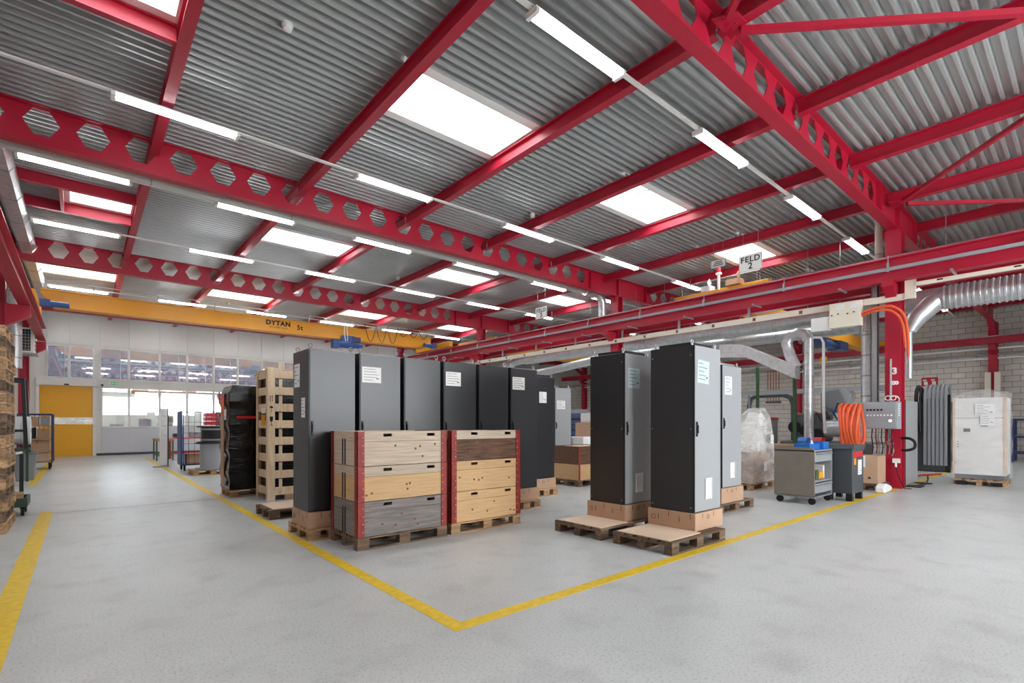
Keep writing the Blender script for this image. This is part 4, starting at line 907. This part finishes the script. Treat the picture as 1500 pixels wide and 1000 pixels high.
t = thing('power_socket', 'white power socket with plug and cord low on the red column', 'socket', (13.83, 2.98, .62)); part('plate', MB().box(-.05, .0, -.07, .07, -.05, .05), WHITE, t, bevel=.006); part('plug', MB().cyl((-.06, 0, -.05), (-.06, 0, -.14), .02, 10), PAPER, t); part('cord', MB().tube([(-.06, 0, -.14), (-.08, -.05, -.35), (-.05, -.15, -.6), (.1, -.25, -.615)], .009, 6), BLACK, t)
t = thing('orange_hose_coil', 'thick coiled orange hose hanging beside the control box', 'hose', (13.1, 3.64, 1.42))
for k in range(5):
    loop = [(.26 * math.cos(a), -.16 + .08 * k + .03 * math.sin(a * 2 + k), .45 * math.sin(a)) for a in [2 * PI * i / 22 for i in range(22)]]
    part('loop', MB().tube(loop, .036, 8, closed=True), ORANGE, t, smooth=True)
part('hook', MB().tube([(.3, 0, .5), (0, 0, .47), (0, -.22, .47), (0, .22, .47)], .015, 6), STEEL, t)
# ================================================================ tool cart, bin, carton
t = thing('tool_cart', 'wheeled tool cart with taupe side panel, two drawers and an open shelf', 'cart', (9.84, 3.3, 0))
part('side_panel', MB().prism([(0, .14), (.68, .14), (.68, 1.02), (.06, 1.02), (.02, 1.0), (0, .95)], 0, .03, 'x'), TAUPE, t)
part('side_panel', MB().prism([(0, .14), (.68, .14), (.68, .98), (0, .98)], .87, .9, 'x'), GREYP, t)
part('back_panel', MB().box(.03, .87, .64, .67, .16, .96), TAUPE, t)
for zz, n in ((.76, 'upper'), (.2, 'lower')):
    d = part('drawer', MB().box(.035, .865, 0, .6, zz, zz + .17), GREYP, t, bevel=.004, label=n + ' grey drawer'); part('pull', MB().box(.06, .84, -.03, 0, zz + .135, zz + .155), STEEL, d)
part('shelf', MB().box(.03, .87, .01, .64, .4, .42), GREYP, t); part('top', MB().box(.0, .9, 0, .66, .95, .97), GREYP, t)
part('push_bar', MB().tube([(.88, .3, .98), (.91, .3, 1.06), (.91, .64, 1.06), (.88, .64, .98)], .014, 6), BLACK, t)
part('base_frame', MB().box(.0, .9, .0, .66, .12, .15), STEEL, t)
for cx in (.06, .84):
    for cy in (.06, .6): part('caster', lambda: MB().cyl((-.02, 0, .06), (.02, 0, .06), .06, 16).box(-.03, .03, -.03, .03, .08, .12), RUBBER, t, (cx, cy, 0), key='cartc')
for i, (x, y, w, d_, h, m_, lb) in enumerate(((9.9, 3.4, .5, .26, .1, BLUEB, 'long blue tray on the tool cart with a bottle in it'), (10.4, 3.34, .28, .26, .13, BLUEB, 'short blue bin on the tool cart near the drawers'))):
    o = thing('plastic_bin', lb, 'bin', (x, y, .972)); part('tub', MB().holes(0, w, 0, d_, [(.015, w - .015, .015, d_ - .015)], h, 'z', .008), m_, o); part('bottom', MB().box(0, w, 0, d_, 0, .01), m_, o)
o = thing('spray_bottle', 'white bottle standing in the blue tray on the tool cart', 'bottle', (10.3, 3.5, .984)); part('bottle', MB().lathe([(.03, 0), (.03, .1), (.012, .13), (.012, .16)], 12), WHITE, o, smooth=True); part('cap', MB().lathe([(.014, .16), (.014, .19)], 10), BLUEB, o)
for i, (x, w, h, m_, lb) in enumerate(((9.95, .22, .22, CARD, 'printed carton on the open shelf of the tool cart'), (10.25, .1, .16, GREEN, 'green bottle pack on the open shelf of the tool cart'), (10.4, .2, .12, YEL, 'yellow bag on the open shelf of the tool cart'), (10.6, .05, .24, PAPER, 'white folder on the open shelf of the tool cart'))):
    o = thing('shelf_item', lb, 'item', (x, 3.4, .422)); part('body', MB().box(0, w, 0, .25, 0, h), m_, o, bevel=.01); part('top_flap', MB().box(.01, w - .01, -.002, .25, h, h + .01), m_, o)
t = thing('waste_container', 'anthracite steel waste container with a red band and a notice', 'container', (10.84, 3.0, 0))
part('body', MB().box(0, .66, 0, .45, .14, .98), DGREY, t, bevel=.006); part('lid', MB().prism([(-.04, .98), (.7, .98), (.66, 1.05), (0, 1.05)], -.03, .48, 'y'), DGREY, t); part('red_band', MB().box(.05, .6, -.004, 0, .82, .92), REDM, t)
for cx in (.06, .6):
    for cy in (.06, .39): part('foot', MB().box(-.05, .05, -.05, .05, 0, .14), BLACK, t, (cx, cy, 0))
part('yellow_sticker', MB().box(.08, .2, -.006, -.003, .68, .8), YEL, t); sheet(t, '-y', .42, .62, -.003, .22, .28, None, 6)
pallet(13.0, 3.1, 0, 'wooden pallet under the brown carton beside the red column', .8, .6, old=True)
t = thing('carton_box', 'brown carton with handling marks on a pallet beside the red column', 'carton', (13.02, 3.13, .146)); part('box', MB().box(0, .6, 0, .56, 0, .6), CARD, t, bevel=.008); part('tape', MB().box(-.003, -.0005, .23, .33, .35, .6), PAPER, t)
for k in range(3): part('print_mark', MB().prism([(.12 + k * .14, .1), (.19 + k * .14, .1), (.155 + k * .14, .16)], -.003, -.0005, 'x'), INKB, t)
sheet(t, '-x', .42, .45, -.002, .07, .13, None, 3)
tag(part('white_bag', MB().prism([(-.26, 0), (.24, .02), (.27, .1), (.2, .14), (-.1, .2), (-.28, .14)], -.12, .06, 'y'), PAPER, None, (12.85, 3.02, .0), bevel=.03), 'crumpled white paper bag lying before the carton pallet', 'bag')
t = thing('grey_panel', 'flat light grey metal door panel standing on its edge beside the red column', 'panel', (14.45, 2.95, .02)); part('panel', MB().box(0, 1.2, 0, .05, 0, 1.96), CABG, t, bevel=.004); part('edge_profile', MB().box(-.02, 0, -.01, .06, 0, 1.98), DGREY, t); part('foot', MB().box(-.1, .3, -.3, .05, -.02, 0).box(.9, 1.1, -.3, .05, -.02, 0), BLACK, t)
tag(part('floor_cable', MB().tube([(14.3, 2.85, .02), (15.2, 2.7, .02), (16.5, 2.9, .02), (17.6, 3.1, .02)], .018, 6), BLACK), 'black cable lying on the floor past the grey panel', 'cable')
tag(part('floor_hose', MB().tube([(15.8, 3.15, .03), (16.6, 3.3, .03), (17.6, 3.25, .03), (18.4, 2.95, .03)], .028, 8), ORANGE, smooth=True), 'orange hose lying on the floor near the yellow line', 'hose')
# ================================================================ wrapped cabinet and dark machine beyond the column
pallet(15.94, 1.42, 0, 'wooden pallet under the film-wrapped white cabinet', .92, .9)
t = thing('wrapped_cabinet', 'white cabinet wrapped in clear film with taped notices', 'cabinet', (15.93, 1.42, .15))
part('body', MB().box(0, .9, 0, .9, .1, 1.9), WHITE, t, bevel=.006); part('plinth', MB().box(.02, .88, .02, .88, 0, .1), DGREY, t)
part('front_seam', MB().box(-.003, 0, 0, .9, 1.42, 1.435), STEEL, t); part('display', MB().box(-.006, 0, .6, .72, 1.1, 1.18), DGREY, t); part('card_slot', MB().box(-.006, 0, .3, .42, 1.22, 1.27), STEEL, t)
for k in range(3): part('lamp_hole', lambda: MB().cyl((-.005, 0, 0), (0, 0, 0), .012, 8), INKB, t, (0, .82, .75 + k * .06), key='lh')
sheet(t, '-x', .34, 1.62, -.03, .34, .26, None, 6); sheet(t, '-x', .3, 1.38, -.03, .24, .24, None, 4)
film = MB(); n = 12
for i in range(n + 1):
    z = 2.02 * i / n; g = -.03 - .012 * math.sin(i * 1.7)
    film.v += [(g, g, z), (.9 - g, g, z), (.9 - g, .9 - g, z), (g, .9 - g, z)]
for i in range(n):
    for j in range(4): film.f.append((i * 4 + j, i * 4 + (j + 1) % 4, i * 4 + 4 + (j + 1) % 4, i * 4 + 4 + j))
film.v += [(.2, .45, 2.1), (.7, .4, 2.14)]; q = n * 4
film.f += [(q, q + 1, q + 5, q + 4), (q + 1, q + 2, q + 5), (q + 2, q + 3, q + 4, q + 5), (q + 3, q, q + 4)]
part('film', film, WRAP, t)
part('cardboard_corner', MB().box(-.014, .02, .87, .912, .1, 1.9).box(-.014, .04, -.014, .03, .1, 1.9), CARDP, t)
for yy in (.15, .75): part('foot', MB().box(-.05, .0, yy - .1, yy + .1, -.148, -.06), RUBBER, t)
t = thing('energy_chain_machine', 'dark cabinet machine with a curved ribbed cable chain beside the wrapped cabinet', 'machine', (19.5, 2.9, 0))
part('cabinet', MB().box(0, .9, .0, 1.0, 0, 2.1), DGREY, t, bevel=.02); part('side_rail', MB().box(-.04, 0, .0, .12, 0, 2.3).box(-.04, 0, .85, 1.0, 0, 2.1), BLACK, t)
ch = MB()
path = [(-.12, .3 + 0, .2 + i * .1) for i in range(21)] + [(-.12 + .35 * (1 - math.cos(a)), .3, 2.2 + .4 * math.sin(a)) for a in [PI * i / 10 for i in range(11)]] + [(.58, .3, 2.2 - i * .1) for i in range(8)]
for k in range(6): part('chain_strand', lambda: MB().tube(path, .042, 6), GREYP, t, (0, -.2 + k * .095, 0), key='strand', smooth=True)
part('chain_guide', MB().tube([(p[0] + .05, p[1] + .5, p[2]) for p in path[8:36]], .05, 6), BLACK, t, smooth=True)
part('chain_backing', MB().box(-.1, -.085, .06, .58, .2, 2.2), BLACK, t); part('hose', MB().tube([(-.1, .7, 1.2), (-.12, .7, 2.2), (.1, .7, 2.55), (.4, .72, 2.5), (.55, .72, 2.1)], .03, 8), BLACK, t, smooth=True)
# ================================================================ plastic-draped load and pallets near the grey cabinet
pallet(10.95, 4.9, 0, 'wooden pallet under the load draped in clear plastic', 1.2, .8)
t = thing('draped_load', 'cartons draped in clear plastic with paper tags behind the all-grey cabinet', 'load', (11.0, 4.9, .146))
part('carton', MB().box(.05, .8, .05, .7, 0, .62), CARD, t, bevel=.006); part('carton', MB().box(.85, 1.15, .1, .6, 0, .6), CARD, t, bevel=.006)
dr = MB(); prof = [(0, 0, 1.15, .75), (.02, .0, 1.15, .72), (.06, .02, 1.2, .7), (.3, .06, 1.2, .66), (.62, .1, 1.18, .6), (.88, .2, 1.12, .5)]; zs = [0, .35, .7, 1.15, 1.45, 1.66]
for (x0, y0, x1, y1), z in zip(prof, zs): dr.v += [(x0, y0, z), (x1, y0, z), (x1, y1, z), (x0, y1, z)]
for i in range(5):
    for j in range(4): dr.f.append((i * 4 + j, i * 4 + (j + 1) % 4, i * 4 + 4 + (j + 1) % 4, i * 4 + 4 + j))
dr.f.append((20, 21, 22, 23)); part('plastic', dr, FILM, t, bevel=.02)
part('inner_bundle', MB().prism([(.3, .62), (1.1, .62), (1.1, 1.4), (.85, 1.6), (.6, 1.3)], .15, .5, 'y'), WHITE, t, bevel=.05)
for a, z in ((.6, 1.28), (.85, 1.15), (.25, .8), (.95, .95), (.6, .35)): sheet(t, '-y', a, z, -.02 + .1 * (z > 1), .16, .2, None, 3, .3 * (a - .6))
# ================================================================ workshop behind the column
t = thing('extraction_duct', 'slanted flat silver duct with an elbow pipe above the workshop machines', 'duct', (14.6, 0, 0))
part('slanted_run', MB().prism([(7.4, 3.42), (7.4, 3.8), (6.75, 3.72), (5.3, 2.98), (5.3, 2.64), (6.6, 3.34)], -.18, .18, 'x'), GALV, t)
part('inlet', MB().cyl((0, 7.3, 3.6), (0, 8.6, 3.65), .19, 20), GALV, t, smooth=True)
part('elbow_pipe', MB().tube([(0, 5.35, 2.95), (0, 5.5, 3.3), (0, 5.58, 3.62), (0, 5.5, 3.8), (0, 5.3, 3.88), (0, 5.12, 3.82), (0, 5.04, 3.65)], .14, 18), GALV, t, smooth=True)
part('vertical_pipe', MB().cyl((0, 5.03, 0), (0, 5.03, 3.7), .115, 18), GALV, t, smooth=True)
for k in range(16): part('seam', lambda: MB().ring((0, 5.03, 0), .117, .004, 'z', 18, 4), STEEL, t, (0, 0, 1.2 + k * .15), key='vps')
part('thin_pipe', MB().tube([(0, 5.0, 3.72), (.02, 4.75, 3.68), (.05, 4.7, 3.55), (.05, 4.7, 1.85), (.05, 4.66, 1.2)], .035, 10), PAPER, t, smooth=True)
for i, (x, y, h) in enumerate(((15.08, 5.55, 2.75), (17.0, 7.4, 3.3))):
    o = thing('green_post', 'green steel post ' + ('under the slanted duct' if i == 0 else 'behind the draped load carrying a duct'), 'post', (x, y, 0)); part('post', MB().box(-.04, .04, -.04, .04, 0, h), GREEN, o); part('base_plate', MB().box(-.1, .1, -.1, .1, 0, .02), GREEN, o)
t = thing('cable_channel', 'long grey horizontal cable channel above the machines', 'channel', (20.0, 0, 2.55)); part('channel', MB().box(-.08, .08, 4.4, 10.5, 0, .16), GREYP, t); part('bracket', MB().box(-.03, .03, 5.5, 5.56, -2.55, 0).box(-.03, .03, 9.0, 9.06, -2.55, 0), GREYP, t)
t = thing('lathe_machine', 'dark grey workshop machine with silver drum behind the tool cart', 'machine', (15.2, 4.1, 0))
part('base', MB().box(0, 1.4, 0, 1.9, 0, .95), SMOKE, t, bevel=.03); part('head', MB().box(.3, 1.2, .9, 1.6, .95, 1.75), SMOKE, t, bevel=.05); part('drum', MB().cyl((.1, .1, 1.32), (.1, .75, 1.32), .23, 22), GALV, t, smooth=True)
part('housing', MB().prism([(.2, 1.75), (.95, 1.75), (.95, 2.3), (.5, 2.4)], .3, .9, 'x'), GREYP, t, bevel=.02)
for k in range(4): part('lever', lambda: MB().bar((-.02, 0, 0), (-.1, .12, .25), .022), BLACK, t, (.28, .5 + .2 * k, 1.5 + .07 * (k % 2)), key='lev')
for k in range(3): part('flywheel', lambda: MB().cyl((-.06, 0, 0), (0, 0, 0), .16, 18), BLACK, t, (.28, 1.0 + k * .3, 1.15 + .1 * k), key='flyw', smooth=True)
for k in range(3): part('hose', lambda: MB().tube([(0, 0, 1.6), (-.1, .1, 1.9), (-.05, .3, 2.0), (0, .4, 1.7)], .018, 6), (BLACK, BLUEB, RUST)[k], t, (.25, .2 + .3 * k, -.1 * k), key=('mh', k), smooth=True)
for i in range(4):
    o = thing('small_part_bin', ('blue', 'red', 'blue', 'red')[i] + ' small parts bin on the bench ' + ('beside the draped load' if i < 2 else 'behind the tool cart'), 'bin', (13.6 + .25 * (i % 2) , (6.2, 6.0, 4.75, 4.5)[i], (.92, .92, .92, .92)[i])); part('tub', MB().prism([(0, 0), (.3, 0), (.3, .18), (.08, .18), (0, .1)], 0, .2, 'y'), (BLUEB, REDM)[i % 2], o); part('lip', MB().box(-.01, 0, 0, .2, .06, .1), (BLUEB, REDM)[i % 2], o)
table(13.4, 4.3, .7, 2.4, .92, PLWOOD, GREEN, 'long green-legged bench behind the tool cart')
t = thing('welding_unit', 'grey welding unit with red top on the floor behind the draped load', 'machine', (15.6, 6.4, 0)); part('case', MB().box(0, .5, 0, .6, .1, 1.55), GREYP, t, bevel=.02); part('red_top', MB().box(-.01, .51, -.01, .61, 1.55, 1.63), REDM, t); part('gauge', MB().cyl((-.02, .3, 1.3), (0, .3, 1.3), .07, 14), BLACK, t)
for k in range(4): part('wheel', MB().cyl((.05 + .4 * (k % 2), .02 + .5 * (k // 2), .08), (.05 + .4 * (k % 2), .08 + .5 * (k // 2), .08), .08, 14), RUBBER, t)
t = thing('arched_conveyor', 'dark arched guide with two bent channels on the far side of the workshop', 'machine', (24.0, 9.2, 0))
for k in range(3): part('arched_channel', lambda: MB().tube([(0, 0, 0), (0, 0, 2.3), (0, .12, 2.62), (0, .4, 2.75), (0, 1.6, 2.75), (0, 1.85, 2.62), (0, 1.95, 2.3), (0, 1.95, 0)], .09, 8), (DGREY, GREYP, BLACK)[k], t, (.3 * k, -.3 + .12 * k, 0), key=('arch', k), smooth=True)
part('base', MB().box(-.2, 1.0, -.4, 2.2, 0, .25), DGREY, t)
# ================================================================ neighbouring bay: cranes, wall pipes
def crane2(y, label, hoist):
    t = thing('bridge_crane', label, 'crane', (0, y, 0))
    part('main_girder', MB().box(14.6, 29.4, -.15, .15, 4.95, 5.42), YEL, t); part('bottom_flange', MB().box(14.6, 29.4, -.2, .2, 4.92, 4.95), YEL, t)
    for x in (14.45, 29.62): part('end_truck', MB().box(x - .11, x + .11, -1.45, 1.45, 5.215, 5.44), YEL, t, bevel=.01)
    part('handrail', MB().tube([(14.4, -1.2, 5.44), (14.4, -1.2, 5.75), (14.4, 1.2, 5.75), (14.4, 1.2, 5.44)], .015, 6), STEEL, t)
    if hoist:
        h = part('hoist', MB().cyl((22.6, -.05, 4.72), (23.5, -.05, 4.72), .19, 18), BLUEP, t, smooth=True); part('motor', MB().cyl((23.5, -.05, 4.72), (24.1, -.05, 4.72), .15, 16), BLUED, h); part('gear_case', MB().box(22.2, 22.6, -.25, .15, 4.5, 4.92), BLUED, h); part('counter_box', MB().box(24.1, 25.1, -.3, .2, 4.55, 4.92), BLUED, h)
        part('hook_block', MB().cyl((22.9, -.05, 4.05), (23.0, -.05, 4.05), .13, 16).tube([(22.95, -.05, 3.95), (22.95, .06, 3.85), (22.95, 0, 3.75), (22.95, -.1, 3.8)], .025, 8), YEL, h, smooth=True); part('rope', MB().cyl((22.9, -.05, 4.1), (22.9, -.05, 4.6), .01, 5).cyl((23.0, -.05, 4.1), (23.0, -.05, 4.6), .01, 5), STEEL, h)
crane2(7.4, 'yellow crane of the neighbouring bay with a blue hoist and hook', True)
crane2(19.5, 'yellow crane further along the neighbouring bay without visible hoist', False)
t = thing('warning_beacon', 'red warning beacon on a white post above the crane end truck', 'beacon', (14.3, 7.35, 5.4)); part('post', MB().box(-.03, .03, -.03, .03, 0, .5), WHITE, t); part('bracket', MB().box(-.05, .05, -.07, .07, .44, .5), WHITE, t); part('lamp', MB().lathe([(.05, .5), (.055, .6), (.04, .66)], 12), REDL, t, smooth=True)
for i, (x, w, m_) in enumerate(((14.2, .4, CARD), (14.35, .3, PAPER))):
    o = thing('carton_box', ('brown', 'white')[i] + ' box lying on the crane end truck near the beacon', 'box', (x, 6.7 + .95 * i, 5.445)); part('box', MB().box(0, .3, 0, w, 0, .16), m_, o); part('flap', MB().bar((0, 0, .16), (-.1, 0, .28), .01, .2), m_, o)
for z, n in ((4.69, 'upper'), (4.43, 'middle'), (4.26, 'lower')):
    o = thing('wall_pipe', n + ' grey pipe along the block wall under the crane runway', 'pipe', (29.85, 0, z)); part('pipe', MB().cyl((0, 0, 0), (0, 28, 0), .05, 12), PAPER if n != 'middle' else STEEL, o, smooth=True)
    for k in range(12): part('pipe_bracket', lambda: MB().box(0, .42, -.03, .03, -.06, -.03), STEEL, o, (0, 1.2 + k * 2.4, 0), key='wpb')
for k in range(2):
    o = part('aluminium_profile', MB().box(-.04, .04, -.1, .1, 0, 3.62), CREAM, None, (29.3, 2.86 + k * .3, 0), bevel=.01); tag(o, 'upright pale aluminium profile leaning before the wall column', 'profile', 'two upright profiles')
t = thing('fire_point_sign', 'red fire point sign with white symbols on the block wall', 'sign', (30.26, 5.26, 3.4)); part('board', MB().box(0, .03, -.3, .3, -.2, .2), REDM, t)
for yy in (-.15, .15): part('symbol', MB().box(-.004, 0, yy - .08, yy + .06, -.14, .02).box(-.004, 0, yy - .04, yy + .1, .05, .12), PAPER, t)
for k in range(2):
    o = thing('fire_extinguisher', 'red fire extinguisher hanging below the fire point sign', 'extinguisher', (30.192, 5.45, .62 + .55 * k), group='fire extinguishers on the block wall'); part('bottle', MB().lathe([(.09, 0), (.1, .05), (.1, .36), (.04, .44)], 14), REDM, o, smooth=True); part('valve', MB().box(-.02, .02, -.06, .06, .44, .5), BLACK, o)
t = thing('copper_pipes', 'bundle of copper pipes rising on the far block wall', 'pipe', (29.8, 12.1, 0))
for k in range(5): part('copper_pipe', lambda: MB().cyl((0, 0, 2.7), (0, 0, 4.5), .025, 8), COPPER, t, (0, -.3 + k * .15, 0), key='cop', smooth=True)
part('manifold', MB().box(-.06, .06, -.4, .4, 2.6, 2.7), DGREY, t)
t = thing('blue_rack', 'dark blue steel rack beyond the wrapped cabinet at the block wall', 'rack', (26.8, .4, 0))
for x in (0, 1.0):
    for y in (0, 1.8): part('post', lambda: MB().box(-.04, .04, -.04, .04, 0, 1.6), BLUED, t, (x, y, 0), key='brp')
for z in (.3, .9, 1.55): part('shelf', lambda: MB().box(-.04, 1.04, -.04, 1.84, 0, .08), BLUED, t, (0, 0, z), key='brs')
for i, (y, z, m_) in enumerate(((.2, .39, CARD), (1.0, .39, PAPER), (.3, .99, CARD), (1.1, .99, REDM))):
    o = thing('rack_box', ('brown carton low', 'white carton low', 'brown carton high', 'red box high')[i] + ' on the dark blue rack', 'box', (27.0, y, z)); part('box', MB().box(0, .6, 0, .6, 0, .38), m_, o, bevel=.01); part('tape', MB().box(0, .6, .28, .32, .38, .383), PLWOOD, o)
# ================================================================ background goods between the cabinets
pallet(8.6, 7.75, 0, 'wooden pallet under the brown collar crate behind the cabinets', 1.2, .8, old=True)
t = thing('collar_crate', 'small brown and honey collar crate behind the grey-door cabinets', 'crate', (8.62, 7.76, .146))
for k, (m_, h0, h1) in enumerate(((W_HONEY, 0, .36), (W_BROWN, .36, .78))): part('tier_frame', MB().holes(0, 1.16, 0, .78, [(.03, 1.13, .03, .75)], h1 - h0 - .004, 'z', h0), m_, t)
for cx in (0, 1.1): part('corner_angle', MB().box(cx, cx + .06, -.005, .0, 0, .78), RUST, t)
part('lid', MB().box(.03, 1.13, .03, .75, .74, .76), CRATEW, t)
for i, (x, y, z, w, d_, h, m_, lb) in enumerate(((9.9, 8.75, .146, .8, .7, .95, PAPER, 'white boxed goods on a pallet beside the light grey cabinet'), (10.3, 8.8, 1.1, .5, .6, .38, CARD, 'brown carton on top of the white boxed goods'), (10.35, 8.85, 1.48, .4, .4, .25, WHITE, 'white bag on the upper brown carton'))):
    o = thing('goods_box', lb, 'box', (x, y, z)); part('box', MB().box(0, w, 0, d_, 0, h), m_, o, bevel=.015); part('band', MB().box(-.002, w + .002, -.003, 0, h * .45, h * .5), (DGREY, PLWOOD, STEEL)[i], o)
    if i == 0: part('yellow_note', MB().box(.55, .7, -.006, -.003, .72, .85), M('note_yellow', (232, 226, 70), .6), o); part('film', MB().box(-.04, .84, -.04, .74, 0, .6), FILM, o); part('dark_panel', MB().box(.05, .18, -.004, 0, .1, .7), BLACK, o)
pallet(9.86, 8.72, 0, 'wooden pallet under the white boxed goods', .9, .8)
t = thing('blue_bin_rack', 'rack of small dark blue bins behind the white boxed goods', 'rack', (12.2, 10.6, 0)); part('frame', MB().box(0, .05, 0, .9, 0, 1.9), GREYP, t)
for k in range(5): part('bin', lambda: MB().prism([(0, 0), (-.2, 0), (-.16, .14), (0, .16)], 0, .8, 'y'), BLUED, t, (0, .05, .9 + k * .18), key='bbr')
